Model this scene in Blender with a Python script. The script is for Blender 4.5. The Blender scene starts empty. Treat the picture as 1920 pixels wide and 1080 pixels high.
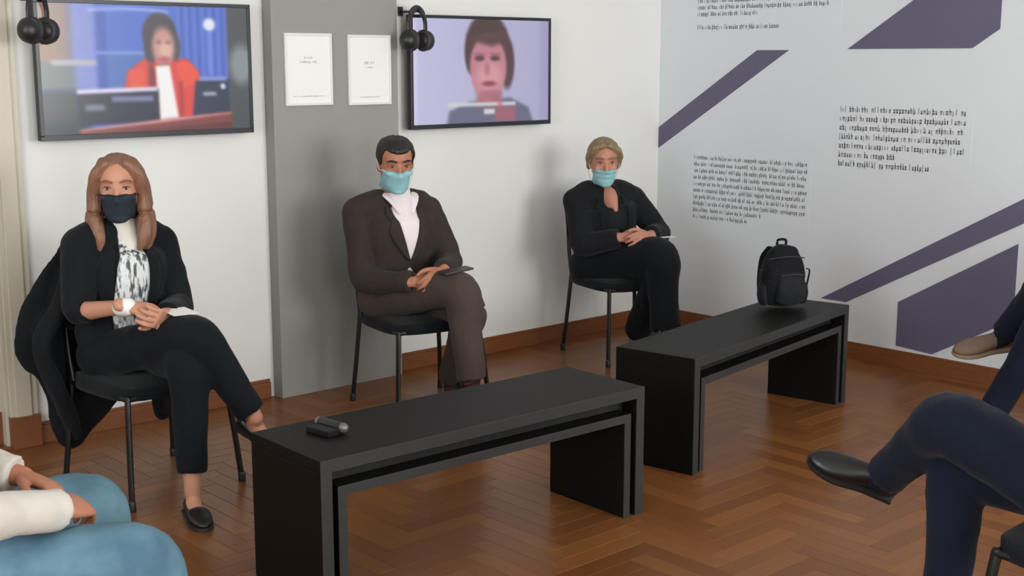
import bpy, bmesh, math, random
import numpy as np
from mathutils import Vector, Matrix, noise
from mathutils.bvhtree import BVHTree
random.seed(7)
SC = bpy.context.scene
COL = SC.collection
# ------------------------------------------------------------------ camera, world, light, exposure
cd = bpy.data.cameras.new('camera'); cam = bpy.data.objects.new('camera', cd); COL.objects.link(cam)
cd.lens = 36 * 2427.2 / 1920; cd.sensor_width = 36; cd.clip_start = .05; cd.clip_end = 200
cam.location = (-5.941, -5.218, 1.588); cam.rotation_euler = (math.pi/2 - .175, 0, -.738)
SC.camera = cam
SC.view_settings.view_transform = 'Standard'; SC.view_settings.look = 'None'
SC.view_settings.gamma = 1; SC.view_settings.use_curve_mapping = False
SC.view_settings.exposure = 0.0
w = bpy.data.worlds.new('daylight'); SC.world = w; w.use_nodes = True
bg = w.node_tree.nodes['Background']; bg.inputs[0].default_value = (.80, .90, 1, 1); bg.inputs[1].default_value = 1.2
def area(name, loc, rot, sx, sy, power, col):
    d = bpy.data.lights.new(name, 'AREA'); d.shape = 'RECTANGLE'; d.size = sx; d.size_y = sy; d.energy = power; d.color = col
    o = bpy.data.objects.new(name, d); COL.objects.link(o); o.location = loc; o.rotation_euler = rot; return o
# daylight outside the two windows of the rear wall (behind the photographer) and an added left-wall window lighting the right wall
area('window_daylight', (-1.75, -7.62, 1.85), (math.radians(90), 0, 0), 2.5, 2.0, 275, (1, .985, .965))
area('window_daylight', (-5.25, -7.62, 1.85), (math.radians(90), 0, 0), 2.5, 2.0, 145, (1, .985, .965))
area('window_daylight', (-7.92, -3.6, 1.85), (math.radians(90), 0, math.radians(-90)), 2.5, 2.0, 170, (.95, .975, 1))

# ------------------------------------------------------------------ materials
MATS = {}
def mat(name, col, rough=.6, var=.0, vscale=8., bump=0., bscale=60., metal=0., spec=.5, sss=0., stretch=None, sheen=0., coat=0.):
    if name in MATS: return MATS[name]
    if rough >= .72 and spec == .5: spec = .12        # cloth, plaster, rubber
    m = bpy.data.materials.new(name); m.use_nodes = True; nt = m.node_tree; b = nt.nodes['Principled BSDF']
    b.inputs['Base Color'].default_value = (*col, 1); b.inputs['Roughness'].default_value = rough
    b.inputs['Metallic'].default_value = metal; b.inputs['Specular IOR Level'].default_value = spec
    if sheen: b.inputs['Sheen Weight'].default_value = sheen
    if coat: b.inputs['Coat Weight'].default_value = coat
    if sss: b.inputs['Subsurface Weight'].default_value = sss; b.inputs['Subsurface Radius'].default_value = (.012, .005, .003)
    tc = nt.nodes.new('ShaderNodeTexCoord'); mp = nt.nodes.new('ShaderNodeMapping'); nt.links.new(tc.outputs['Object'], mp.inputs[0])
    if stretch: mp.inputs['Scale'].default_value = stretch
    if var:
        n = nt.nodes.new('ShaderNodeTexNoise'); n.inputs['Scale'].default_value = vscale; n.inputs['Detail'].default_value = 4
        nt.links.new(mp.outputs[0], n.inputs['Vector'])
        mx = nt.nodes.new('ShaderNodeMix'); mx.data_type = 'RGBA'
        mx.inputs[6].default_value = (*[max(0, c*(1-var)) for c in col], 1); mx.inputs[7].default_value = (*[min(1, c*(1+var)) for c in col], 1)
        nt.links.new(n.outputs[0], mx.inputs[0]); nt.links.new(mx.outputs[2], b.inputs['Base Color'])
    if bump:
        n2 = nt.nodes.new('ShaderNodeTexNoise'); n2.inputs['Scale'].default_value = bscale; n2.inputs['Detail'].default_value = 3
        nt.links.new(mp.outputs[0], n2.inputs['Vector'])
        bp = nt.nodes.new('ShaderNodeBump'); bp.inputs['Strength'].default_value = bump; bp.inputs['Distance'].default_value = .01
        nt.links.new(n2.outputs[0], bp.inputs['Height']); nt.links.new(bp.outputs[0], b.inputs['Normal'])
    MATS[name] = m; return m
def srgb(r, g, b):
    f = lambda c: (c/255/12.92) if c/255 <= .04045 else ((c/255+.055)/1.055)**2.4
    return (f(r), f(g), f(b))
M_WALL = mat('white_plaster', srgb(227, 226, 225), .75, .02, 3, .05, 120)
M_PRINT = mat('printed_wall_vinyl', srgb(221, 224, 230), .55, .012, 2, .03, 150)
M_CEIL = mat('ceiling_paint', srgb(235, 233, 228), .8, .015, 2, .03, 90)
M_PILLAR = mat('grey_panel_paint', srgb(144, 143, 140), .6, .03, 2, .05, 150)
M_PURPLE = mat('purple_print', srgb(98, 93, 118), .55, .03, 2)
M_TEXT = mat('printed_grey_letters', srgb(148, 149, 152), .7, .03, 20)
M_SKIRT = mat('stained_baseboard', srgb(122, 72, 40), .4, .22, 6, .06, 40, stretch=(1, 1, 8))
M_TRIM = mat('cream_door_paint', srgb(196, 188, 172), .45, .03, 3, .04, 60)
M_BENCH = mat('charcoal_laminate', srgb(17, 16, 15), .48, .10, 5, .03, 90, stretch=(1, 6, 6), spec=.13)
M_BENCHEDGE = mat('bench_edge_band', srgb(48, 48, 50), .42, .06, 5, .04, 90, spec=.3)
M_BENCHIN = mat('black_recess_laminate', srgb(13, 13, 14), .7, .1, 5, .05, 90)
M_CHAIRFAB = mat('black_chair_fabric', srgb(20, 22, 25), .85, .15, 30, .25, 400, sheen=.06)
M_CHAIRMET = mat('dark_chair_steel', srgb(27, 26, 26), .4, .08, 20, metal=.4)
M_PLASTIC = mat('black_plastic', srgb(28, 28, 31), .4, .08, 15, .04, 200)
M_BEZEL = mat('tv_bezel', srgb(34, 34, 42), .3, .05, 10)
M_CUSH = mat('headphone_cushion', srgb(46, 44, 46), .55, .1, 40, .1, 300)
M_METAL = mat('brushed_steel', srgb(190, 190, 188), .3, .06, 40, metal=.9)
M_PAPER = mat('white_paper', srgb(236, 236, 234), .6, .01, 6)
M_INK = mat('faint_print', srgb(200, 200, 200), .7, .02, 20)
M_FRAME = mat('paper_frame', srgb(222, 222, 220), .4, .01, 6)
M_BAG = mat('black_nylon', srgb(17, 18, 22), .75, .2, 14, .25, 120, sheen=.05)
M_BAG2 = mat('charcoal_nylon', srgb(30, 31, 36), .74, .15, 20, .2, 160, sheen=.05)
M_GLASS = mat('window_glass_frame', srgb(235, 235, 232), .4, .02, 5)

# ------------------------------------------------------------------ object helpers
def link(name, me, m=None, parent=None):
    o = bpy.data.objects.new(name, me); COL.objects.link(o)
    if m: me.materials.clear(); me.materials.append(m)
    if parent: o.parent = parent
    return o
def tag(o, label=None, cat=None, group=None, kind=None):
    if label: o['label'] = label
    if cat: o['category'] = cat
    if group: o['group'] = group
    if kind: o['kind'] = kind
    return o
def empty(name, loc=(0, 0, 0), rz=0):
    o = bpy.data.objects.new(name, None); COL.objects.link(o); o.location = loc; o.rotation_euler = (0, 0, rz); o.empty_display_size = .1; return o
def smooth(me):
    me.polygons.foreach_set('use_smooth', [True]*len(me.polygons)); me.update()
class G:                                   # geometry collector -> ONE mesh object
    def __init__(s): s.v = []; s.f = []
    def add(s, v, f):
        n = len(s.v); s.v += [tuple(map(float, q)) for q in v]; s.f += [tuple(i+n for i in q) for q in f]; return s
    def box(s, a, b):
        x0, y0, z0 = a; x1, y1, z1 = b
        return s.add([(x0,y0,z0),(x1,y0,z0),(x1,y1,z0),(x0,y1,z0),(x0,y0,z1),(x1,y0,z1),(x1,y1,z1),(x0,y1,z1)],
                     [(0,3,2,1),(4,5,6,7),(0,1,5,4),(1,2,6,5),(2,3,7,6),(3,0,4,7)])
    def tube(s, pts, r, ref=(0, 0, 1), seg=14, sub=4, ry=None, cap=True, sq=2.0):
        return s.add(*loft(pts, r, ry, ref, seg, sub, cap, sq))
    def prism(s, poly, axis, a, b):        # polygon (2-D) extruded along axis
        def P(q, t):
            l = list(q); l.insert(axis, t); return l
        n = len(poly); v = [P(q, a) for q in poly] + [P(q, b) for q in poly]
        f = [tuple(range(n)), tuple(range(2*n-1, n-1, -1))] + [(i, (i+1) % n, n+(i+1) % n, n+i) for i in range(n)]
        return s.add(v, f)
    def mesh(s, name='m'):
        me = bpy.data.meshes.new(name); me.from_pydata(s.v, [], s.f)
        bm = bmesh.new(); bm.from_mesh(me); bmesh.ops.recalc_face_normals(bm, faces=bm.faces); bm.to_mesh(me); bm.free(); return me
    def obj(s, name, m, parent=None, bevel=0, seg=2, sm=False):
        me = s.mesh(name)
        if bevel:
            bm = bmesh.new(); bm.from_mesh(me)
            es = [e for e in bm.edges if len(e.link_faces) == 2 and e.calc_face_angle(0) > .5]
            bmesh.ops.bevel(bm, geom=es, offset=bevel, segments=seg, affect='EDGES', profile=.6); bm.to_mesh(me); bm.free()
        if sm: smooth(me)
        return link(name, me, m, parent)
def unit(a):
    a = np.asarray(a, float); return a/max(1e-9, np.linalg.norm(a))
def cr(pts, sub):                          # Catmull-Rom
    P = np.asarray(pts, float)
    if sub <= 1 or len(P) < 2: return P
    Q = np.vstack([2*P[0]-P[1], P, 2*P[-1]-P[-2]]); out = []
    for i in range(1, len(Q)-2):
        for k in range(sub):
            t = k/sub; a, b, c, d = Q[i-1:i+3]
            out.append(.5*((2*b)+(-a+c)*t+(2*a-5*b+4*c-d)*t*t+(-a+3*b-3*c+d)*t**3))
    out.append(P[-1]); return np.array(out)
def loft(pts, rx, ry=None, ref=(0, 0, 1), seg=14, sub=4, cap=True, sq=2.0):
    n0 = len(pts); rx = np.broadcast_to(np.asarray(rx, float), n0); ry = rx if ry is None else np.broadcast_to(np.asarray(ry, float), n0)
    C = cr(pts, sub); R = np.maximum(cr(np.stack([rx, ry], 1), sub), .0008); n = len(C)
    T = np.gradient(C, axis=0); T = np.array([unit(t) for t in T]); ref = np.asarray(ref, float)
    rings = []; A = None
    def frame(t, A):
        a = ref - t*(ref@t)
        if np.linalg.norm(a) < .15: a = (A if A is not None else np.array([1., .3, .1])); a = a - t*(a@t)
        return unit(a)
    seq = []
    for i in range(n):
        A = frame(T[i], A); seq.append((C[i], T[i], A, R[i, 0], R[i, 1]))
    if cap:
        c, t, A0, a, b = seq[0]; h = min(a, b); s = [(c - t*h*math.sin(k), t, A0, a*math.cos(k), b*math.cos(k)) for k in (1.45, 1.1, .7, .35)]
        c, t, A1, a, b = seq[-1]; h = min(a, b); e = [(c - t*.006, t, A1, a*.86, b*.86)] if cap == 'start' else [(c + t*h*math.sin(k), t, A1, a*math.cos(k), b*math.cos(k)) for k in (.35, .7, 1.1, 1.45)]
        seq = s + seq + e
    V = []; F = []
    th = np.linspace(0, 2*math.pi, seg, endpoint=False); cs = np.cos(th); sn = np.sin(th)
    cx = np.sign(cs)*np.abs(cs)**(2/sq); sx = np.sign(sn)*np.abs(sn)**(2/sq)
    for c, t, A, a, b in seq:
        B = np.cross(t, A)
        V += list(c + np.outer(cx*a, A) + np.outer(sx*b, B))
    for i in range(len(seq)-1):
        for k in range(seg):
            F.append((i*seg+k, i*seg+(k+1) % seg, (i+1)*seg+(k+1) % seg, (i+1)*seg+k))
    F.append(tuple(range(seg-1, -1, -1))); F.append(tuple(range((len(seq)-1)*seg, len(seq)*seg)))
    return V, F
def ellipsoid(c, r, axes=None, nu=20, nv=12):
    ax = np.eye(3) if axes is None else np.asarray(axes); V = []; F = []
    for j in range(nv+1):
        p = math.pi*(j/nv) if 0 < j < nv else (0.06 if j == 0 else math.pi-.06)
        for i in range(nu):
            t = 2*math.pi*i/nu
            V.append(np.asarray(c) + ax[0]*r[0]*math.sin(p)*math.cos(t) + ax[1]*r[1]*math.sin(p)*math.sin(t) + ax[2]*r[2]*math.cos(p))
    for j in range(nv):
        for i in range(nu): F.append((j*nu+i, j*nu+(i+1) % nu, (j+1)*nu+(i+1) % nu, (j+1)*nu+i))
    F.append(tuple(range(nu))); F.append(tuple(range(nv*nu+nu-1, nv*nu-1, -1)))
    return V, F
def remesh(g, voxel, it=4, fac=.5):
    me = g.mesh('tmp'); o = bpy.data.objects.new('tmp', me); COL.objects.link(o)
    m = o.modifiers.new('r', 'REMESH'); m.mode = 'VOXEL'; m.voxel_size = voxel; m.use_smooth_shade = True
    if it: s = o.modifiers.new('s', 'SMOOTH'); s.factor = fac; s.iterations = it
    dg = bpy.context.evaluated_depsgraph_get(); dg.update()
    out = bpy.data.meshes.new_from_object(o.evaluated_get(dg), depsgraph=dg)
    bpy.data.objects.remove(o); bpy.data.meshes.remove(me); smooth(out); return out
def wrinkle(me, amp, scale, stretch=(1, 1, 1), seed=0):
    n = len(me.vertices); co = np.empty(n*3); me.vertices.foreach_get('co', co); co = co.reshape(-1, 3)
    no = np.empty(n*3); me.vertices.foreach_get('normal', no); no = no.reshape(-1, 3); s = np.array(stretch)*scale
    d = np.array([noise.noise(Vector(c*s + seed)) + .5*noise.noise(Vector(c*s*2.1 + seed)) for c in co])
    me.vertices.foreach_set('co', (co + no*(d*amp)[:, None]).ravel()); me.update(); return me
def join_mesh(a, b):
    bm = bmesh.new(); bm.from_mesh(a); bm.from_mesh(b); bm.to_mesh(a); bm.free(); smooth(a); return a

# ------------------------------------------------------------------ the room
XL, YR, H = -7.8, -7.5, 3.1
base = G().box((XL, YR, -.2), (0.2, .2, -.022)).obj('floor', mat('floor_screed', srgb(70, 48, 34), .8, .1, 4)); tag(base, kind='structure')
def parquet_mat(name, from_attr):
    m = bpy.data.materials.new(name); m.use_nodes = True; nt = m.node_tree; b = nt.nodes['Principled BSDF']
    b.inputs['Roughness'].default_value = .3; b.inputs['Specular IOR Level'].default_value = .2
    if from_attr:
        src = nt.nodes.new('ShaderNodeAttribute'); src.attribute_name = 'tone'; out = src.outputs['Fac']
    else:
        src = nt.nodes.new('ShaderNodeObjectInfo'); out = src.outputs['Random']
    rp = nt.nodes.new('ShaderNodeValToRGB'); e = rp.color_ramp.elements
    e[0].color = (*srgb(112, 68, 36), 1); e[1].color = (*srgb(134, 87, 47), 1)
    k = rp.color_ramp.elements.new(.5); k.color = (*srgb(123, 77, 41), 1)
    nt.links.new(out, rp.inputs[0])
    tc = nt.nodes.new('ShaderNodeTexCoord'); mp = nt.nodes.new('ShaderNodeMapping'); mp.inputs['Scale'].default_value = (5, 45, 9) if not from_attr else (14, 14, 9)
    nt.links.new(tc.outputs['Object'], mp.inputs[0])
    n = nt.nodes.new('ShaderNodeTexNoise'); n.inputs['Scale'].default_value = 1.0; n.inputs['Detail'].default_value = 5; nt.links.new(mp.outputs[0], n.inputs['Vector'])
    mx = nt.nodes.new('ShaderNodeMix'); mx.data_type = 'RGBA'; mx.blend_type = 'MULTIPLY'; mx.inputs[0].default_value = .3
    r2 = nt.nodes.new('ShaderNodeValToRGB'); r2.color_ramp.elements[0].position = .3; r2.color_ramp.elements[1].position = .7
    r2.color_ramp.elements[0].color = (.55, .5, .45, 1); nt.links.new(n.outputs[0], r2.inputs[0])
    nt.links.new(rp.outputs[0], mx.inputs[6]); nt.links.new(r2.outputs[0], mx.inputs[7]); nt.links.new(mx.outputs[2], b.inputs['Base Color'])
    mr = nt.nodes.new('ShaderNodeMapRange'); mr.inputs[3].default_value = .26; mr.inputs[4].default_value = .34
    if not from_attr: nt.links.new(n.outputs[0], mr.inputs[0]); nt.links.new(mr.outputs[0], b.inputs['Roughness'])
    return m
PW, PN = .075, 5; PL = PW*PN; GAP = .0012
PM1 = parquet_mat('oak_parquet', False); PM2 = parquet_mat('oak_parquet_far', True)
bm = bmesh.new(); bmesh.ops.create_cube(bm, size=1); bmesh.ops.scale(bm, vec=(PL-GAP, PW-GAP, .022), verts=bm.verts)
bmesh.ops.bevel(bm, geom=[e for e in bm.edges if all(v.co.z > 0 for v in e.verts)], offset=.0012, segments=1, affect='EDGES')
pk = bpy.data.meshes.new('plank'); bm.to_mesh(pk); bm.free(); pk.materials.append(PM1)
planks = []
for m_ in range(-14, 15):
    for k in range(-110, 8):
        for horiz in (True, False):
            ox = (k + 2*PN*m_)*PW; oy = k*PW if horiz else (k+1)*PW
            c = (ox+PL/2, oy+PW/2) if horiz else (ox+PW/2, oy+PL/2)
            a, b = (PL/2, PW/2) if horiz else (PW/2, PL/2)
            if XL < c[0]+a and c[0]-a < 0 and YR < c[1]+b and c[1]-b < 0: planks.append((c[0], c[1], horiz))
cw = Vector(cam.location); R3 = cam.rotation_euler.to_matrix()
def pix(x, y, z=0):
    d = R3.transposed() @ (Vector((x, y, z)) - cw)
    if d.z > -.1: return None
    return (960 + 2427.2*d.x/-d.z, 540 - 2427.2*d.y/-d.z, -d.z)
inview = []; rest = []
for q in planks:
    s = pix(q[0], q[1])
    if s and q[0] < -PL/2 and q[1] < -PL/2 and -30 < s[0] < 1950 and 560 < s[1] < 1110: inview.append((s[2], q))
    else: rest.append(q)
inview.sort(); rest += [q for _, q in inview[300:]]
for _, (x, y, hz) in inview[:300]:
    o = bpy.data.objects.new('plank', pk); COL.objects.link(o); o.parent = base
    o.location = (x, y, -.011 + random.uniform(-.0003, .0003)); o.rotation_euler = (0, 0, 0 if hz else math.pi/2)
g = G(); tones = []
for x, y, hz in rest:
    a, b = ((PL-.0002)/2, (PW-.0002)/2) if hz else ((PW-.0002)/2, (PL-.0002)/2)
    z0 = 0.0; g.box((max(x-a, XL), max(y-b, YR), -.022), (min(x+a, 0), min(y+b, 0), z0)); tones += [random.random()]*8
me = bpy.data.meshes.new('parquet_field'); me.from_pydata(g.v, [], g.f); at = me.attributes.new('tone', 'FLOAT', 'POINT'); at.data.foreach_set('value', tones)
tag(link('parquet_field', me, PM2, base), kind='stuff')

def struct(g, name, m, parent=None, bevel=0):
    o = g.obj(name, m, parent, bevel)
    if parent is None: tag(o, kind='structure')
    return o
DX0, DX1 = -4.98, -4.00              # door opening in the back wall
struct(G().box((DX1, 0, -.02), (0, .2, H)).box((XL, 0, -.02), (DX0, .2, H)).box((DX0, 0, 2.12), (DX1, .2, H)), 'wall_back', M_WALL)
wall_right = struct(G().box((0, YR, -.02), (.2, .2, H)), 'wall_right', M_PRINT)
def holed(axis_rear, spans, name):
    g = G(); lo, hi = (XL, 0) if axis_rear else (YR, 0)
    def bx(a, b, z0, z1):
        if axis_rear: g.box((a, YR-.2, z0), (b, YR, z1))
        else: g.box((XL-.2, a, z0), (XL, b, z1))
    cur = lo
    for a, b in spans:
        bx(cur, a, -.02, H); bx(a, b, -.02, .85); bx(a, b, 2.85, H); cur = b
    bx(cur, hi, -.02, H); return struct(g, name, M_WALL)
holed(True, [(-6.5, -4.0), (-3.0, -.5)], 'wall_rear'); holed(False, [(-4.85, -2.35)], 'wall_left')
struct(G().box((XL-.2, YR-.2, H), (.2, .2, H+.15)), 'ceiling', M_CEIL)
gm = bpy.data.materials.new('window_glass'); gm.use_nodes = True; nt = gm.node_tree; nt.nodes.remove(nt.nodes['Principled BSDF'])
tb_ = nt.nodes.new('ShaderNodeBsdfTransparent'); tb_.inputs[0].default_value = (.96, .98, .97, 1); gl_ = nt.nodes.new('ShaderNodeBsdfGlossy'); gl_.inputs['Roughness'].default_value = .02
mx_ = nt.nodes.new('ShaderNodeMixShader'); mx_.inputs[0].default_value = .07; nt.links.new(tb_.outputs[0], mx_.inputs[1]); nt.links.new(gl_.outputs[0], mx_.inputs[2]); nt.links.new(mx_.outputs[0], nt.nodes['Material Output'].inputs[0])
def window(n, rear, a, b):
    def B(g, p0, p1, q0, q1, z0, z1):      # p along the wall, q through it
        return g.box((p0, YR-q1, z0), (p1, YR-q0, z1)) if rear else g.box((XL-q1, p0, z0), (XL-q0, p1, z1))
    g = G()
    for p0, p1, z0, z1 in ((a, a+.06, .85, 2.85), (b-.06, b, .85, 2.85), (a, b, .85, .91), (a, b, 2.79, 2.85), ((a+b)/2-.035, (a+b)/2+.035, .85, 2.85), (a, b, 2.2, 2.26)):
        B(g, p0, p1, .05, .11, z0, z1)
    o = struct(g, 'window_%d' % n, M_GLASS)
    for p0, p1 in ((a+.06, (a+b)/2-.035), ((a+b)/2+.035, b-.06)):
        for z0, z1 in ((.91, 2.2), (2.26, 2.79)): B(G(), p0, p1, .078, .082, z0, z1).obj('pane', gm, o)
    B(G(), a-.03, b+.03, -.12, .05, .82, .85).obj('window_sill', M_GLASS, o)
window(1, True, -3.0, -.5); window(2, True, -6.5, -4.0); window(3, False, -4.85, -2.35)  # the third, unseen in the left wall, is added to brighten the right wall
# baseboards, made as two-step mouldings
def skirting(name, pts, nrm):
    g = G()
    for (x0, y0), (x1, y1) in pts:
        for h0, h1, t in ((0, .075, .018), (.075, .09, .011)):
            nx, ny = nrm
            xs = sorted((x0, x1 + nx*t if x0 == x1 else x1)); ys = sorted((y0, y1 + ny*t if y0 == y1 else y1))
            g.box((xs[0], ys[0], h0), (xs[1], ys[1], h1))
    return struct(g, name, M_SKIRT, None, .002)
skirting('baseboard_back', [((-3.885, 0), (-2.76, 0)), ((-2.01, 0), (0, 0)), ((XL, 0), (-5.10, 0))], (0, -1))
skirting('baseboard_right', [((0, YR), (0, 0))], (-1, 0))
skirting('baseboard_left', [((XL, YR), (XL, 0))], (1, 0))
skirting('baseboard_rear', [((XL, YR), (0, YR))], (0, 1))
# door in the back wall, far left
dr = struct(G().box((DX0+.004, .05, .005), (DX1-.004, .09, 2.11)), 'door_1', M_TRIM)
for z0, z1 in ((.2, .95), (1.15, 1.95)): G().prism([(DX0+.14, z0), (DX1-.14, z0), (DX1-.14, z1), (DX0+.14, z1)], 1, .05, .038).obj('door_panel', M_TRIM, dr, .006)
G().tube([(DX0+.08, .05, 1.03), (DX0+.08, 0.0, 1.03), (DX0+.2, 0.0, 1.03)], .009, sub=1).obj('door_handle', M_METAL, dr, sm=True)
g = G()
for xa, xb in ((DX1, DX1+.115), (DX0-.115, DX0)): g.box((xa, -.022, 0), (xb, 0, 2.235)); g.box((xa+.02, -.034, 0), (xb-.03, -.022, 2.2))
g.box((DX0-.115, -.022, 2.12), (DX1+.115, 0, 2.235))
for xa, xb in ((DX1-.015, DX1), (DX0, DX0+.015)): g.box((xa, -.005, 0), (xb, .2, 2.12))
tr = struct(g, 'trim_1', M_TRIM, None, .003)
for xa, xb in ((DX1-.004, DX1+.118), (DX0-.118, DX0+.004)): G().box((xa, -.042, 0), (xb, 0, .135)).obj('plinth', M_SKIRT, tr, .003)
G().box((DX0, -.02, 0), (DX1, .2, .012)).obj('threshold', M_SKIRT, tr, .002); G().box((DX0+.01, .036, .012), (DX1-.01, .05, .15)).obj('kick_board', M_SKIRT, dr, .002)
# grey exhibition panel (pilaster) standing proud of the wall
PILY = -.075
struct(G().box((-2.735, PILY, .0), (-2.022, 0.0, H)), 'wall_pilaster', M_PILLAR, None, .003)

# ------------------------------------------------------------------ print on the right wall
def flat_right(poly, name, m=M_PURPLE, parent=wall_right, t=.0025):
    return G().prism(poly, 0, -t, .002).obj(name, m, parent)
a = flat_right([(-.003, 1.185), (-.003, 1.06), (-.93, 1.637), (-.715, 1.637)], 'purple_stripe'); a['label'] = 'slim purple diagonal stripe rising from the room corner'
a = flat_right([(-1.30, 1.64), (-2.0, 1.64), (-2.137, 1.73), (-2.137, 2.55), (-2.0, 2.63), (-1.95, 2.63), (-1.95, 2.06)], 'purple_panel'); a['label'] = 'large purple angular shape high on the printed wall'
a = flat_right([(-1.20, .30), (-1.36, .30), (-2.32, .815), (-2.32, .937)], 'purple_stripe'); a['label'] = 'long purple diagonal stripe behind the far bench'
a = flat_right([(-1.672, .344), (-1.672, .112), (-1.88, .10), (-2.30, .34), (-2.30, .715)], 'purple_panel'); a['label'] = 'large purple angular shape low on the printed wall'
def text_line(y0, z, length, h, parent, name='text_line', m=M_TEXT, seed=0, plane='x', off=-.0012, wgap=1.1):
    rnd = random.Random(seed); g = G(); y = 0
    while y < length - h*.4:
        wl = rnd.randint(2, 10)
        for _ in range(wl):
            cw_ = h*rnd.uniform(.40, .60)
            if y + cw_ > length: break
            up = rnd.choice((.62, .62, .62, 1.0, 1.0, .62)); dn = rnd.choice((0, 0, 0, 0, -.25)); st = h*.17
            kind = rnd.randint(0, 3)
            R = [(y, dn*h, y+st, up*h)]
            if kind != 1: R.append((y+cw_-st*2, 0, y+cw_-st, .62*h))
            if kind in (0, 2): R.append((y, .5*h, y+cw_-st, .5*h+st))
            if kind in (2, 3): R.append((y, 0, y+cw_-st, st))
            for ra in R:
                if plane == 'x':
                    g.add([(off, y0-ra[0], z+ra[1]), (off, y0-ra[2], z+ra[1]), (off, y0-ra[2], z+ra[3]), (off, y0-ra[0], z+ra[3])], [(0, 1, 2, 3)])
                else:
                    g.add([(y0+ra[0], off, z+ra[1]), (y0+ra[2], off, z+ra[1]), (y0+ra[2], off, z+ra[3]), (y0+ra[0], off, z+ra[3])], [(0, 1, 2, 3)])
            y += cw_
        y += h*.30*wgap
    return g.obj(name, m, parent)
def text_block(y0, ztop, pitch, lengths, h, seed):
    b = G().prism([(y0+.02, ztop+.03), (y0-max(lengths)-.02, ztop+.03), (y0-max(lengths)-.02, ztop-pitch*len(lengths)), (y0+.02, ztop-pitch*len(lengths))], 0, -.0008, .001).obj('text_block', M_PRINT, wall_right)
    for i, L in enumerate(lengths):
        if L: text_line(y0, ztop - i*pitch - h*.5, L, h, b, seed=seed+i)
text_block(-.283, 2.07, .0375, [.80, .92, .86, .95, .94, .90, .45, 0, .58], .026, 10)
text_block(-.283, 1.022, .0385, [.80, .80, .80, .80, .80, .80, .80, .80, .50, 0, .42][:9] + [.42], .025, 40)
text_block(-1.272, 1.330, .0475, [.735, .73, .735, .70, .73, .34, 0, .56][:6] + [.56], .031, 70)

# ------------------------------------------------------------------ televisions
def raster(W, Hh, bgc):
    u, v = np.meshgrid((np.arange(W)+.5)/W, (np.arange(Hh)+.5)/Hh); img = np.ones((Hh, W, 3))*np.array(bgc)
    return u, v, img
def put(img, mask, c):
    m = np.clip(mask, 0, 1)[..., None]; img[:] = img*(1-m) + np.array(c)*m
def sell(u, v, cx, cy, rx, ry, s=.12): return np.clip((1 - np.sqrt(((u-cx)/rx)**2 + ((v-cy)/ry)**2))/s + .5, 0, 1)
def srect(u, v, x0, x1, y0, y1, s=.008):
    f = lambda d: np.clip(d/s + .5, 0, 1)
    return f(u-x0)*f(x1-u)*f((v-y0))*f((y1-v))
def spoly(u, v, P, s=.012):                # convex, clockwise in picture space
    m = np.ones_like(u)
    for i in range(len(P)):
        (x0, y0), (x1, y1) = P[i], P[(i+1) % len(P)]; dx, dy = x1-x0, y1-y0; L = math.hypot(dx, dy)
        m = np.minimum(m, np.clip(((-dy)*(u-x0) + dx*(v-y0))/L/s + .5, 0, 1))
    return m
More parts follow.
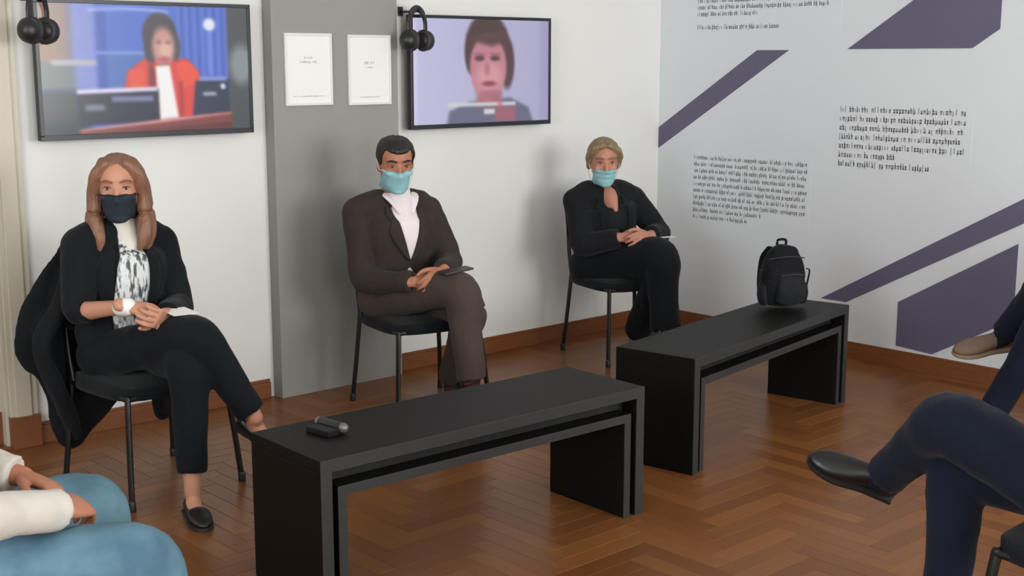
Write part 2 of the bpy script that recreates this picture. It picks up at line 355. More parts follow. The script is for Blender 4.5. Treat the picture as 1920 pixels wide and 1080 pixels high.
def court():
    u, v, I = raster(176, 100, (78, 110, 205))
    for k in range(14): put(I, srect(u, v, .64+k*.02, .648+k*.02, 0, .62, .012)*.5, (50, 62, 165) if k % 2 else (125, 140, 225))
    put(I, srect(u, v, .25, .30, .05, .7, .02)*.8, (52, 78, 175)); put(I, srect(u, v, .14, .25, .0, .7, .03), (128, 140, 212))
    put(I, srect(u, v, .30, .48, .38, .7, .03)*.7, (70, 115, 180)); put(I, srect(u, v, .25, .48, .365, .385, .02)*.8, (150, 180, 235))
    arc = np.abs(v - (.035 + .5*(u-.41)**2)); put(I, np.clip(1-arc/.022, 0, 1)*srect(u, v, .22, .60, 0, .2, .02), (165, 180, 245))
    put(I, srect(u, v, -1, .14, -1, .45, .05), (150, 122, 112)); put(I, srect(u, v, -1, .06, .2, .45, .05)*.7, (160, 120, 85))
    put(I, srect(u, v, -1, .15, .45, .66, .05), (112, 118, 116)); put(I, srect(u, v, .05, .25, .43, .47, .02), (185, 180, 190))
    put(I, srect(u, v, -1, .2, .66, 1.2, .06), (52, 54, 64)); put(I, srect(u, v, -1, .2, .9, 1.2, .05), (28, 46, 58))
    put(I, srect(u, v, .89, 2, -1, 2, .02), (72, 74, 80)); put(I, sell(u, v, .96, .47, .06, .16, .6), (135, 145, 150))  # grey right edge, with a reflection painted in as a paler oval
    put(I, sell(u, v, .80, .145, .03, .05, .5), (235, 240, 255)); put(I, srect(u, v, .785, .81, .2, .55, .02)*.6, (130, 150, 240))
    put(I, spoly(u, v, [(.37, .68), (.39, .52), (.47, .42), (.68, .42), (.74, .52), (.745, .62), (.70, .90), (.52, .92)]), (226, 62, 52))
    put(I, spoly(u, v, [(.62, .44), (.70, .45), (.74, .54), (.73, .60), (.66, .66)])*.8, (245, 80, 55)); put(I, srect(u, v, .40, .47, .5, .66, .03)*.5, (245, 100, 70))
    put(I, srect(u, v, .49, .525, .48, .66, .02)*.8, (110, 30, 45)); put(I, srect(u, v, .635, .655, .6, .88, .02)*.7, (150, 35, 50))
    put(I, sell(u, v, .552, .235, .084, .175), (70, 60, 68)); put(I, sell(u, v, .505, .34, .030, .12, .5), (66, 54, 62)); put(I, sell(u, v, .625, .33, .026, .11, .5), (74, 66, 76)); put(I, sell(u, v, .567, .325, .054, .15, .45), (205, 150, 140))
    put(I, sell(u, v, .578, .35, .03, .07, 1.)*.7, (238, 190, 168)); put(I, sell(u, v, .545, .29, .014, .016, .9)*.7, (120, 85, 85)); put(I, sell(u, v, .592, .29, .014, .016, .9)*.7, (120, 85, 85)); put(I, sell(u, v, .57, .425, .03, .02, .6), (190, 90, 100))
    put(I, srect(u, v, .54, .60, .46, .49, .02)*.7, (120, 75, 75))
    put(I, spoly(u, v, [(.525, .48), (.595, .47), (.632, .92), (.535, .94)]), (252, 248, 248))
    put(I, spoly(u, v, [(.155, .66), (.535, .655), (.535, .92), (.16, .93)]), (26, 32, 56)); put(I, spoly(u, v, [(.155, .655), (.53, .64), (.53, .675), (.155, .69)]), (232, 222, 248))
    put(I, srect(u, v, .31, .51, .71, .755, .012), (118, 122, 165)); put(I, srect(u, v, .19, .28, .77, .82, .02), (125, 130, 150))
    put(I, spoly(u, v, [(.72, .60), (.89, .585), (.895, .86), (.70, .88)]), (34, 44, 72)); put(I, srect(u, v, .74, .88, .565, .60, .012), (135, 150, 215))
    put(I, srect(u, v, .755, .825, .69, .72, .014), (170, 180, 195)); put(I, sell(u, v, .86, .645, .014, .024, .5), (215, 225, 240))
    put(I, spoly(u, v, [(.16, .97), (.55, .90), (.90, .85), (.90, 1.2), (.16, 1.2)]), (132, 58, 58)); put(I, spoly(u, v, [(.16, .945), (.55, .90), (.90, .845), (.90, .87), (.55, .925), (.16, .975)]), (225, 160, 160))
    put(I, spoly(u, v, [(.2, 1.0), (.9, .94), (.9, 1.2), (.2, 1.2)])*.8, (88, 34, 38))
    return I
def talk():
    u, v, I = raster(176, 100, (190, 187, 219))
    I += ((.5-u)*22)[..., None]; put(I, srect(u, v, .93, 2, -1, 2, .03)*.6, (160, 155, 195)); put(I, srect(u, v, -1, .03, -1, 2, .02)*.5, (225, 225, 240))
    put(I, spoly(u, v, [(.22, 1.1), (.25, .88), (.40, .79), (.70, .76), (.84, .86), (.90, 1.1)], .03), (112, 110, 136))
    put(I, srect(u, v, .45, .63, .65, .84, .05), (176, 112, 122))
    put(I, sell(u, v, .53, .28, .165, .34, .15), (84, 66, 64)); put(I, sell(u, v, .675, .42, .055, .25, .3), (92, 66, 72)); put(I, sell(u, v, .415, .34, .05, .19, .3), (86, 64, 66))
    put(I, sell(u, v, .535, .46, .135, .31, .15), (200, 134, 146)); put(I, sell(u, v, .54, .55, .09, .14, .8)*.8, (226, 164, 172))
    put(I, spoly(u, v, [(.39, .16), (.66, .10), (.67, .30), (.56, .26), (.42, .32)], .05), (96, 72, 70))
    for cx in (.47, .585): put(I, sell(u, v, cx, .375, .035, .025, .8), (92, 58, 72)); put(I, srect(u, v, cx-.04, cx+.04, .325, .34, .02)*.6, (110, 72, 80))
    put(I, sell(u, v, .525, .48, .022, .06, .8)*.6, (176, 104, 120)); put(I, sell(u, v, .54, .62, .05, .025, .8), (150, 66, 88)); put(I, sell(u, v, .55, .72, .07, .04, .8)*.6, (165, 100, 115))
    put(I, srect(u, v, .24, .74, .80, .835, .014), (216, 218, 220)); put(I, srect(u, v, .5, .585, .865, .915, .014), (220, 222, 222))
    put(I, srect(u, v, .585, .74, .85, .985, .03), (168, 104, 122)); put(I, srect(u, v, .60, .64, .80, .835, .014)*.8, (225, 120, 120))
    return I
def screen(img, x0, x1, z0, z1, y, name, parent, label):
    for _ in range(2):
        pd = np.pad(img, ((1, 1), (1, 1), (0, 0)), 'edge'); img = (pd[:-2, 1:-1]+pd[2:, 1:-1]+pd[1:-1, :-2]+pd[1:-1, 2:]+2*img)/6
    Hh, W, _ = img.shape; img = np.clip(img, 0, 255)/255; lin = np.where(img <= .04045, img/12.92, ((img+.055)/1.055)**2.4)
    X = np.linspace(x0, x1, W); Z = np.linspace(z1, z0, Hh); v = [(X[i], y, Z[j]) for j in range(Hh) for i in range(W)]
    f = [(j*W+i, (j+1)*W+i, (j+1)*W+i+1, j*W+i+1) for j in range(Hh-1) for i in range(W-1)]
    me = bpy.data.meshes.new(name); me.from_pydata(v, [], f); ca = me.color_attributes.new('picture', 'FLOAT_COLOR', 'POINT')
    ca.data.foreach_set('color', np.concatenate([lin.reshape(-1, 3), np.ones((W*Hh, 1))], 1).ravel())
    m = MATS.get('lit_screen')
    if not m:
        m = bpy.data.materials.new('lit_screen'); m.use_nodes = True; b = m.node_tree.nodes['Principled BSDF']; b.inputs['Base Color'].default_value = (.01, .01, .012, 1); b.inputs['Roughness'].default_value = .22
        a_ = m.node_tree.nodes.new('ShaderNodeAttribute'); a_.attribute_name = 'picture'; m.node_tree.links.new(a_.outputs['Color'], b.inputs['Emission Color']); b.inputs['Emission Strength'].default_value = .85
        MATS['lit_screen'] = m
    o = link(name, me, m, parent); o['label'] = label; return o
def tv(x0, x1, z0, z1, img, label, slabel):
    cx, cz = (x0+x1)/2, (z0+z1)/2; t = empty('wall_television', (cx, 0, z0)); tag(t, label, 'television', 'televisions on the white wall')
    a, b, zz = (x1-x0)/2, (z1-z0), -.08
    G().box((-a, zz+.004, 0), (a, -.045, b)).obj('housing', M_PLASTIC, t, .004)
    bz = .016; g = G()
    g.box((-a, zz-.002, 0), (a, zz+.012, bz*1.4)); g.box((-a, zz-.002, b-bz), (a, zz+.012, b)); g.box((-a, zz-.002, bz), (-a+bz, zz+.012, b-bz)); g.box((a-bz, zz-.002, bz), (a, zz+.012, b-bz))
    g.obj('bezel', M_BEZEL, t, .0015)
    screen(img, -a+bz, a-bz, bz*1.4, b-bz, zz+.0025, 'screen', t, slabel)
    G().box((-.2, -.045, b*.3), (.2, 0, b*.7)).obj('wall_bracket', M_PLASTIC, t, .004)
    return t
tv(-3.825, -2.845, 1.262, 1.826, court(), 'wall television showing a judge in a red robe with a white bib', 'screen picture of a red-robed judge in a blue courtroom')
tv(-1.945, -.984, 1.240, 1.805, talk(), 'wall television showing a talking head with brown hair on a lilac ground', 'screen picture of a brown-haired speaker in grey')

def headphones(x, y, z, label, rz):
    t = empty('headphones', (x, y, z)); tag(t, label, 'headphones', 'headphones hanging by the televisions'); t.rotation_euler = (0, 0, rz)
    R_ = .078; arc = [(R_*math.cos(q), 0, .115 + R_*1.12*math.sin(q)) for q in np.linspace(-.25, math.pi+.25, 15)]
    G().tube(arc, .007, ref=(0, 1, 0), ry=.016, sub=2, seg=12).obj('headband', M_PLASTIC, t, sm=True)
    G().tube(arc[4:11], .010, ref=(0, 1, 0), ry=.0175, sub=2, seg=12).obj('band_padding', M_CUSH, t, sm=True)
    for s in (-1, 1):
        G().tube([(s*.084, 0, .05), (s*.074, 0, .05)], .043, ref=(0, 1, 0), seg=24, sub=2, ry=.050).obj('ear_cup', M_PLASTIC, t, .002, sm=True)
        ring = [(s*.056, .033*math.cos(q), .05 + .040*math.sin(q)) for q in np.linspace(0, 2*math.pi, 17)]
        G().tube(ring, .0145, ref=(1, 0, 0), sub=1, seg=10, cap=False).obj('ear_cushion', M_CUSH, t, sm=True)
        G().tube([(s*.079, 0, .095), (s*.083, 0, .05)], .008, ref=(0, 1, 0), ry=.012, sub=1).obj('yoke', M_PLASTIC, t, sm=True)
    k = empty('wall_hook', (x, 0, z)); tag(k, label.replace('headphones', 'hook carrying the headphones').replace('black', 'small dark', 1), 'hook', 'hooks for the headphones')
    G().tube([(0, 0, .19), (0, y-.012, .19), (0, y-.02, .205)], .006, sub=2).obj('peg', M_PLASTIC, k, sm=True)
    G().box((-.015, -.006, .17), (.015, 0, .215)).obj('plate', M_PLASTIC, k, .002)
headphones(-3.83, -.135, 1.648, 'black headphones hanging beside the judge television', .72)
headphones(-1.945, -.135, 1.628, 'black headphones hanging beside the talking head television', .35)

def notice(x0, x1, z0, z1, label, ln, seed):
    t = empty('framed_notice', ((x0+x1)/2, PILY, z0)); tag(t, label, 'notice', 'notices on the grey pilaster'); a = (x1-x0)/2; b = z1-z0; g = G()
    for q in ((-a, 0, a, .012), (-a, b-.012, a, b), (-a, .012, -a+.010, b-.012), (a-.010, .012, a, b-.012)): g.box((q[0], -.012, q[1]), (q[2], -.0005, q[3]))
    g.obj('frame', M_FRAME, t, .0015)
    p = G().box((-a+.008, -.007, .010), (a-.008, -.001, b-.010)).obj('sheet', M_PAPER, t)
    for i, (w_, z, h) in enumerate(ln): text_line(-w_/2, z, w_, h, p, seed=seed+i, plane='y', off=-.0076, m=M_INK)
notice(-2.673, -2.414, 1.376, 1.706, 'white framed notice on the grey pilaster nearer the judge television', [(.10, .195, .012), (.05, .215, .008), (.17, .04, .006)], 200)
notice(-2.323, -2.070, 1.371, 1.702, 'white framed notice on the grey pilaster nearer the talking head television', [(.06, .195, .014), (.04, .175, .008), (.12, .035, .006)], 230)

# ------------------------------------------------------------------ benches
def bench(x, y, a, label, L, W):
    Hb = .463; t = empty('bench', (x, y, 0), a); tag(t, label, 'bench', 'black laminate benches'); e = .038
    def slab(name, p0, p1, m=M_BENCH): return G().box(p0, p1).obj(name, m, t, .0025)
    def edge(p0, p1, par): G().box(p0, p1).obj('edge_band', M_BENCHEDGE, par, .0008)
    s = slab('seat_board', (0, .003, Hb-e), (L, W-.003, Hb)); edge((0, -.0005, Hb-e), (L, .003, Hb), s)
    for x0, x1 in ((0, e), (L-e, L)):
        s = slab('side_board', (x0, .003, 0), (x1, W-.003, Hb-e)); edge((x0, -.0005, 0), (x1, .003, Hb-e), s)
    gp = .05; ti = .03
    slab('recess_panel', (e, .07, Hb-e-gp), (L-e, W-.07, Hb-e), M_BENCHIN)
    s = slab('inner_board', (e+.022, .008, Hb-e-gp-ti), (L-e-.022, W-.008, Hb-e-gp)); edge((e+.022, .005, Hb-e-gp-ti), (L-e-.022, .008, Hb-e-gp), s)
    for k in (0, 1):
        x0, x1 = ((e+.022, e+.022+ti), (L-e-.022-ti, L-e-.022))[k]; f0, f1 = ((e, e+.022), (L-e-.022, L-e))[k]
        s = slab('inner_side_board', (x0, .008, 0), (x1, W-.008, Hb-e-gp-ti)); edge((x0, .005, 0), (x1, .008, Hb-e-gp-ti), s)
        slab('recess_panel', (f0, .07, 0), (f1, W-.07, Hb-e-gp), M_BENCHIN)
    return t
bench(-3.970, -2.243, -.030, 'near black bench with the small gadget lying on it', 1.325, .398)
bench(-2.19, -2.132, .168, 'far black bench carrying the black backpack', 1.41, .365)
g2 = empty('handheld_gadget', (-3.765, -2.0, .463), -1.45); tag(g2, 'small black handheld gadget with two pale metal ends on the near bench', 'gadget')
G().tube([(-.045, 0, .019), (.045, 0, .019)], .016, sub=2).obj('barrel', M_PLASTIC, g2, sm=True)
for s in (-1, 1): G().tube([(s*.052, 0, .019), (s*.056, 0, .019)], .0155, sub=1).obj('end_cap', mat('dull_grey_metal', srgb(120, 118, 112), .4, .05, 20, metal=.5), g2, sm=True)
G().box((-.05, -.062, 0), (.055, -.014, .018)).obj('pouch', M_BAG, g2, .006)

# ------------------------------------------------------------------ chairs
def chair_parts():
    P = {}
    def hold(name, ob): P.setdefault(name, []).append(ob)
    t = empty('visitor_chair')
    w_, d_ = .215, .205
    g = G(); nu, nv = 12, 12; V = []          # seat cushion: rounded square, slightly domed
    me = bpy.data.meshes.new('seat'); bm = bmesh.new(); bmesh.ops.create_grid(bm, x_segments=14, y_segments=14, size=1)
    for v in bm.verts:
        x, y = v.co.x, v.co.y; rr = (abs(x)**4 + abs(y)**4)**.25; k = 1/max(1, rr/1.0) if rr > 1 else 1
        X, Y = x*k, y*k; v.co = (X*.23, Y*.22, .425 + .02*(1-max(abs(X), abs(Y))**4) - .015*(Y < -.6)*(abs(Y)-.6))
    r = bmesh.ops.extrude_face_region(bm, geom=bm.faces[:]); 
    for v in [e for e in r['geom'] if isinstance(e, bmesh.types.BMVert)]: v.co.z = .385 + .006*abs(v.co.x)
    bmesh.ops.recalc_face_normals(bm, faces=bm.faces); bm.to_mesh(me); bm.free(); smooth(me); link('seat', me, M_CHAIRFAB, t)
    g = G()                                    # backrest, curved pad
    ys = lambda u: .235 - .035*(u*u)
    n = 12; V = []; F = []
    for layer in (0, 1):
        for j in range(n+1):
            for i in range(n+1):
                u = -1+2*i/n; v = -1+2*j/n; rr = (abs(u)**4+abs(v)**4)**.25; k = 1/max(1, rr)
                uu, vv = u*k, v*k; th = .024*(1-max(abs(uu), abs(vv))**6)**.5 if max(abs(uu), abs(vv)) < 1 else 0
                y = ys(uu) + .16*0 + .05*(vv+1)/2; V.append((uu*.225, y + (th if layer else -th), .70 + vv*.13))
    N = (n+1)**2
    for layer in (0, 1):
        for j in range(n):
            for i in range(n):
                q = [layer*N+j*(n+1)+i, layer*N+j*(n+1)+i+1, layer*N+(j+1)*(n+1)+i+1, layer*N+(j+1)*(n+1)+i]; F.append(tuple(q if layer else q[::-1]))
    b = [i for i in range(n)] + [n+(n+1)*j for j in range(n)] + [n*(n+1)+n-i for i in range(n)] + [(n+1)*(n-j) for j in range(n)]
    for i in range(len(b)): F.append((b[i], b[(i+1) % len(b)], N+b[(i+1) % len(b)], N+b[i]))
    g.add(V, F).obj('backrest', M_CHAIRFAB, t, sm=True)
    for sx in (-1, 1):
        G().tube([(sx*.205, -.19, .40), (sx*.222, -.215, .2), (sx*.235, -.235, .012)], .0095, ref=(1, 0, 0), ry=.015, sub=3, seg=12).obj('leg', M_CHAIRMET, t, sm=True)
        G().tube([(sx*.205, .20, .42), (sx*.222, .215, .2), (sx*.235, .235, .012)], .0095, ref=(1, 0, 0), ry=.015, sub=3, seg=12).obj('leg', M_CHAIRMET, t, sm=True)
        G().tube([(sx*.205, .19, .40), (sx*.20, .225, .50), (sx*.195, .25, .62), (sx*.19, .262, .74)], .009, ref=(1, 0, 0), ry=.015, sub=3, seg=12).obj('back_post', M_CHAIRMET, t, sm=True)
        for sy in (-1, 1): G().tube([(sx*.2355, sy*.2355, .004), (sx*.235, sy*.235, .03)], .0125, ref=(1, 0, 0), ry=.0175, sub=1, seg=12).obj('rubber_foot', M_PLASTIC, t, sm=True)
    rail = [(-.205, -.19, .395), (.205, -.19, .395), (.205, .20, .395), (-.205, .20, .395), (-.205, -.19, .395)]
    g = G()
    for i in range(4): g.tube([rail[i], rail[i+1]], .011, sub=2)
    g.obj('seat_frame', M_CHAIRMET, t, sm=True)
    return t
CH0 = chair_parts(); used = [False]
def chair(c, label):
    if not used[0]: r = CH0; used[0] = True
    else:
        r = CH0.copy(); COL.objects.link(r)
        for ch in CH0.children: k = ch.copy(); COL.objects.link(k); k.parent = r
    r.location = (c[0], c[1], 0); r.rotation_euler = (0, 0, c[2]); tag(r, label, 'chair', 'black fabric visitor chairs'); return r
C1 = (-3.764, -.795, .085); C2 = (-2.318, -.598, -.18); C3 = (-.843, -.504, -.249)
C4 = (-5.10, -2.40, 1.40); C5 = (-2.83, -3.98, math.pi); C6 = (-.65, -3.2, math.pi)
chair(C1, 'black chair with a dark coat draped over its back')
chair(C2, 'black chair under the person in the brown suit')
chair(C3, 'black chair nearest the room corner under the person in the black jacket')
chair(C4, 'black chair under the person in blue jeans')
chair(C5, 'black chair under the nearer person in navy trousers with black shoes')
chair(C6, 'black chair under the farther dark-trousered person with tan shoes')

# ------------------------------------------------------------------ people
def skinmat(n, c): return mat(n, c, .5, .06, 25, .06, 180, sss=.12, spec=.35)
M_LID = mat('brown_lashes', srgb(92, 62, 52), .6); M_EYE = mat('eye_white', srgb(176, 166, 160), .3); M_IRIS = mat('eye_iris', srgb(48, 36, 30), .2)  # lid tubes: dark brown lashes along the upper eyelid crease
SECT = [(-.118, .018, .080, .044), (-.108, .036, .090, .02), (-.088, .050, .093, -.02), (-.06, .060, .092, -.055), (-.03, .067, .090, -.082), (.0, .071, .088, -.094),
        (.03, .0745, .089, -.100), (.055, .0745, .088, -.101), (.08, .067, .077, -.093), (.098, .052, .055, -.073), (.110, .028, .022, -.040)]
def head_axes(fwd):
    f = unit(fwd); s = unit(np.cross(f, (0, 0, 1))); u = np.cross(s, f); return s, f, u      # s = viewer's left... person's right
class Person:
    def __init__(P, c, J, look, label, skin, voxel=.007, group=None, female=False):
        P.c = c; x, y, a = c; P.e = np.array([math.cos(a), math.sin(a), 0]); P.f = np.array([math.sin(a), -math.cos(a), 0]); P.o = np.array([x, y, 0.])
        P.J = {k: P.W(*v) for k, v in J.items()}; P.look = unit(look); P.skin = skin; P.female = female
        P.root = empty('person', (0, 0, 0)); tag(P.root, label, 'person', group)
        P.S, P.F, P.U = head_axes(P.look)
    def W(P, u, v, z): return P.o + P.e*u + P.f*v + np.array([0, 0, z])
    def H(P, x, y, z): return P.J['head'] + P.S*x + P.F*y + P.U*z
    def mid(P): J = P.J; return (J['hipR']+J['hipL'])/2
    def torso(P, g, k=0., hem=0., sh=.0):
        J = P.J; m = P.mid(); n = J['neck']; ax = unit(unit(J['shL']-J['shR']) + .6*P.e); up = n-m
        w = (.150, .165, .135, .155, .150, .080) if P.female else (.155, .165, .155, .170, .165, .085)
        d = (.105, .118, .108, .118, .108, .066) if P.female else (.105, .120, .118, .122, .112, .068)
        pts = [m+np.array([0, 0, .045-hem]), m+np.array([0, 0, .09]), m+up*.36, m+up*.64, m+up*.80, n+np.array([0, 0, -.03])]
        pts[2] = pts[2] - P.f*.0; pts[3] = pts[3] + P.f*.015
        g.tube(pts, [q+k for q in w], ref=ax, ry=[q+k for q in d], seg=28, sub=6, sq=2.3)
        return pts, ax
    def shoulders(P, g, k=0.):
        J = P.J; n = J['neck']; mm = (J['shL']+J['shR'])/2
        for s in ('shR', 'shL'):
            g.tube([n+np.array([0, 0, -.04]), n*.5+J[s]*.5+np.array([0, 0, .005]), J[s]+np.array([0, 0, .0])], [.050+k, .058+k, .056+k], sub=4)
    def arm(P, g, sd, r=(.055, .046, .040, .030), k=0., t1=1.0, flat=None):
        J = P.J; a, b, c = J['sh'+sd], J['el'+sd], J['wr'+sd]; e = b + (c-b)*t1
        g.tube([a, a*.5+b*.5, b*.9+a*.1, b*.9+(c-b)*.1+b*.1, b*.45+e*.55, e], [r[0]+k, (r[0]+r[1])/2+k, r[1]+k, r[1]+k, (r[2]+r[3])/2+k, r[3]+k], sub=4, cap=flat or True)
    def leg(P, g, sd, r=(.085, .062, .055, .038), k=0., t1=1.0, flat=None):
        J = P.J; a, b, c = J['hip'+sd], J['kn'+sd], J['an'+sd]; e = b+(c-b)*t1
        g.tube([a, a*.55+b*.45, b+(a-b)*.12, b+(e-b)*.10, b*.6+e*.4, e], [r[0]+k, r[0]*.93+k, r[1]+.006+k, r[1]+.004+k, r[2]+k, r[3]+k], sub=5, seg=18, cap=flat or True)
    def headgeo(P, g):
        seg = 28; V = []; F = []; Z = cr(np.array(SECT), 3)
        for z, hw, fr, bk in Z:
            cy, hd = (fr+bk)/2, (fr-bk)/2
            for i in range(seg):
                t = 2*math.pi*i/seg; V.append(P.H(hw*math.cos(t), cy+hd*math.sin(t), z))
        n = len(Z)
        for j in range(n-1):
            for i in range(seg): F.append((j*seg+i, j*seg+(i+1) % seg, (j+1)*seg+(i+1) % seg, (j+1)*seg+i))
        F.append(tuple(range(seg))); F.append(tuple(range(n*seg-1, (n-1)*seg-1, -1))); g.add(V, F)
        g.tube([P.H(0, .084, .022), P.H(0, .097, -.008), P.H(0, .1045, -.028)], [.007, .010, .0125], ref=P.S, sub=3)
        for s in (-1, 1):
            g.add(*ellipsoid(P.H(s*.016, .094, -.034), (.010, .011, .008), (P.S, P.F, P.U), 10, 8))
            g.tube([P.H(s*.014, .087, .038), P.H(s*.036, .084, .041), P.H(s*.054, .070, .034)], .0065, sub=3)
            g.add(*ellipsoid(P.H(s*.045, .066, -.022), (.018, .014, .016), (P.S, P.F, P.U), 12, 8))
            g.add(*ellipsoid(P.H(s*.076, -.008, -.004), (.008, .020, .033), (P.S, P.F, P.U), 12, 8))
        g.tube([P.H(-.022, .085, -.062), P.H(0, .095, -.060), P.H(.022, .085, -.062)], .0075, sub=3)
        n_ = P.J['neck']; g.tube([n_ + np.array([0, 0, -.04]), n_ + np.array([0, 0, .015]), P.H(0, -.022, -.07), P.H(0, -.02, -.02)], [.052, .054, .052, .055] if P.female else [.056, .060, .060, .062], sub=4)
    def hand(P, wr, d, n, side, curl=.55, spread=.0, sc=1.0):
        g = G(); d = unit(d); n = np.asarray(n, float); n = unit(n - d*(n@d)); s = np.cross(d, n)*side
        q = lambda a, b, c: np.asarray(wr) + sc*(d*a + s*b + n*c)
        g.tube([q(-.035, 0, 0), q(.0, 0, 0), q(.03, 0, .001), q(.062, .0, .001), q(.085, 0, -.002)], np.array([.027, .027, .035, .041, .040])*sc, ref=s, ry=np.array([.021, .020, .0175, .0155, .012])*sc, sub=3, seg=16)
        for i, (off, L) in enumerate(((.031, .072), (.0105, .082), (-.0105, .076), (-.030, .060))):
            p = q(.078, off, .0); ang = .12 + .05*i; pts = [q(.06, off*.95, 0), p]; dd = unit(d + s*off*spread*10)
            for k, fr in enumerate((.45, .32, .23)):
                ang += curl*(1.0 if k else .8); p = p + sc*L*fr*(dd*math.cos(ang) - n*math.sin(ang)); pts.append(p)
            g.tube(pts, np.array([.0092, .0092, .0084, .0078, .0066])*sc, sub=3, seg=10)
        p0 = q(.012, .022, -.006); td = unit(d*.75 + s*.62 - n*.25); p1 = p0 + sc*.042*td; p2 = p1 + sc*.03*unit(td*.8 + d*.45 - n*.25); p3 = p2 + sc*.024*unit(d*.9 - n*.4)
        g.tube([p0, p1, p2, p3], np.array([.0135, .012, .0098, .008])*sc, sub=3, seg=10)
        return g
    def body(P, hands, extra=None, ankle=.034):
        g = G()
        if extra: extra(g)
        P.torso(g, -.022); P.shoulders(g, -.02); P.headgeo(g)
        for s in 'RL':
            P.arm(g, s, (.042, .036, .034, .025)); P.leg(g, s, (.065, .05, .045, ankle)); q = P.foot_frame(s)[0]
            g.tube([P.J['an'+s], q(.055, 0, .058), q(.11, 0, .034), q(.19, 0, .024)], [ankle, ankle*.95, .024, .015], sub=3)
        me = remesh(g, .0065, 3)
        for h in hands: me = join_mesh(me, remesh(P.hand(*h), .0033, 2))
        ob = link('body', me, P.skin, P.root); P.bodyob = ob
        hg = G(); P.headgeo(hg); hm = hg.mesh('h'); P.hbvh = BVHTree.FromPolygons([v.co for v in hm.vertices], [p.vertices for p in hm.polygons]); bpy.data.meshes.remove(hm)
        for s in (-1, 1):
            e = G(); e.add(*ellipsoid(P.H(s*.033, .0755, .012), (.0125, .0105, .0058), (P.S, P.F, P.U), 14, 10)); e = e.obj('eye', M_EYE, ob, sm=True)
        for s in (-1, 1): G().add(*ellipsoid(P.H(s*.033, .0838, .0122), (.0052, .0026, .0052), (P.S, P.F, P.U), 12, 8)).obj('iris', M_IRIS, ob, sm=True)
        for s in (-1, 1): G().tube([P.H(s*.020, .0845, .0135), P.H(s*.033, .0872, .0188), P.H(s*.046, .0805, .0150)], [.0016, .0024, .0016], sub=3, seg=8).obj('eyelid', M_LID, ob, sm=True)
        return ob
    def brows(P, m):
        for s in (-1, 1): G().tube([P.H(s*.016, .0945, .036), P.H(s*.036, .0925, .042), P.H(s*.054, .079, .036)], [.0035, .004, .002], sub=3).obj('eyebrow', m, P.bodyob, sm=True)
    def mask(P, m, mloop, z0=-.014, z1=-.112, hw=.064):
        nx, nz = 18, 14; grid = np.zeros((nz+1, nx+1)); zs = np.linspace(z0, z1, nz+1); xs = np.linspace(-1, 1, nx+1)
        for j in range(nz+1):
            for i in range(nx+1):
                x = xs[i]*hw*(1 - .10*(j/nz)); o = P.H(x, .3, zs[j]); h = P.hbvh.ray_cast(Vector(o), Vector(-P.F))
                grid[j, i] = .3 - h[3] if h[0] is not None else (grid[j-1, i]-.008 if j else .05)
        top = grid.copy()
        for _ in range(10):
            q = grid.copy(); q[1:-1, 1:-1] = (grid[:-2, 1:-1]+grid[2:, 1:-1]+grid[1:-1, :-2]+grid[1:-1, 2:])/4; grid = np.maximum(q, top)
        V = [P.H(xs[i]*hw*(1-.10*(j/nz)), grid[j, i] + .0095 + .0016*math.sin(j*1.6), zs[j]) for j in range(nz+1) for i in range(nx+1)]
        F = [(j*(nx+1)+i, j*(nx+1)+i+1, (j+1)*(nx+1)+i+1, (j+1)*(nx+1)+i) for j in range(nz) for i in range(nx)]
        N = len(V); V2 = [np.asarray(v)-P.F*.0035 for v in V]; b = list(range(nx)) + [nx+(nx+1)*j for j in range(nz)] + [nz*(nx+1)+nx-i for i in range(nx)] + [(nx+1)*(nz-j) for j in range(nz)]
        F2 = [tuple(x+N for x in f[::-1]) for f in F] + [(b[i], b[(i+1) % len(b)], N+b[(i+1) % len(b)], N+b[i]) for i in range(len(b))]
        ob = G().add(V+V2, F+F2).obj('face_mask', m, P.root, sm=True)
        for s in (0, nx):
            sg = -1 if s == 0 else 1
            for j in (1, nz-1):
                a = V[j*(nx+1)+s]; G().tube([a, np.asarray(a)*.5 + P.H(sg*.079, .012, -.01)*.5 + P.S*sg*.008, P.H(sg*.083, -.012, .02 if j == 1 else -.03)], .0016, sub=3, seg=6).obj('ear_loop', mloop, ob, sm=True)
        G().tube([V[k]+P.F*.001 for k in range(4, nx-3, 2)], .0022, sub=2, seg=6).obj('nose_wire', m, ob, sm=True)
    # cloth pieces laid over the front of the torso
    def front(P, tors, w0, w1, zs, off, thick, name, m, parent=None, n=9):
        """zs: list of (t along torso 0 waist..1 neck, u_left, u_right) in the torso's own axes"""
        pts, ax, bv = tors; fw = unit(np.cross(ax, (0, 0, 1))); fw = fw if fw@P.f > 0 else -fw
        m0 = P.mid(); nk = P.J['neck']; rows = cr(np.array(zs), 5); V = []
        for t, ul, ur in rows:
            for i in range(n+1):
                u = ul + (ur-ul)*i/n; base_ = m0 + (nk-m0)*t + ax*u; o = base_ + fw*.6; h = bv.ray_cast(Vector(o), Vector(-fw))
                if h[0] is None: h = bv.find_nearest(Vector(base_ + fw*.06)); q = np.array(h[0])
                else: q = np.array(h[0])
                V.append(q + fw*off)
        R = len(rows); F = [(j*(n+1)+i, j*(n+1)+i+1, (j+1)*(n+1)+i+1, (j+1)*(n+1)+i) for j in range(R-1) for i in range(n)]
        N = len(V); V2 = [v - fw*thick for v in V]; b = list(range(n)) + [n+(n+1)*j for j in range(R-1)] + [(R-1)*(n+1)+n-i for i in range(n)] + [(n+1)*(R-1-j) for j in range(R-1)]
        F2 = [tuple(x+N for x in f[::-1]) for f in F] + [(b[i], b[(i+1) % len(b)], N+b[(i+1) % len(b)], N+b[i]) for i in range(len(b))]
        return G().add(V+V2, F+F2).obj(name, m, parent or P.root, sm=True)
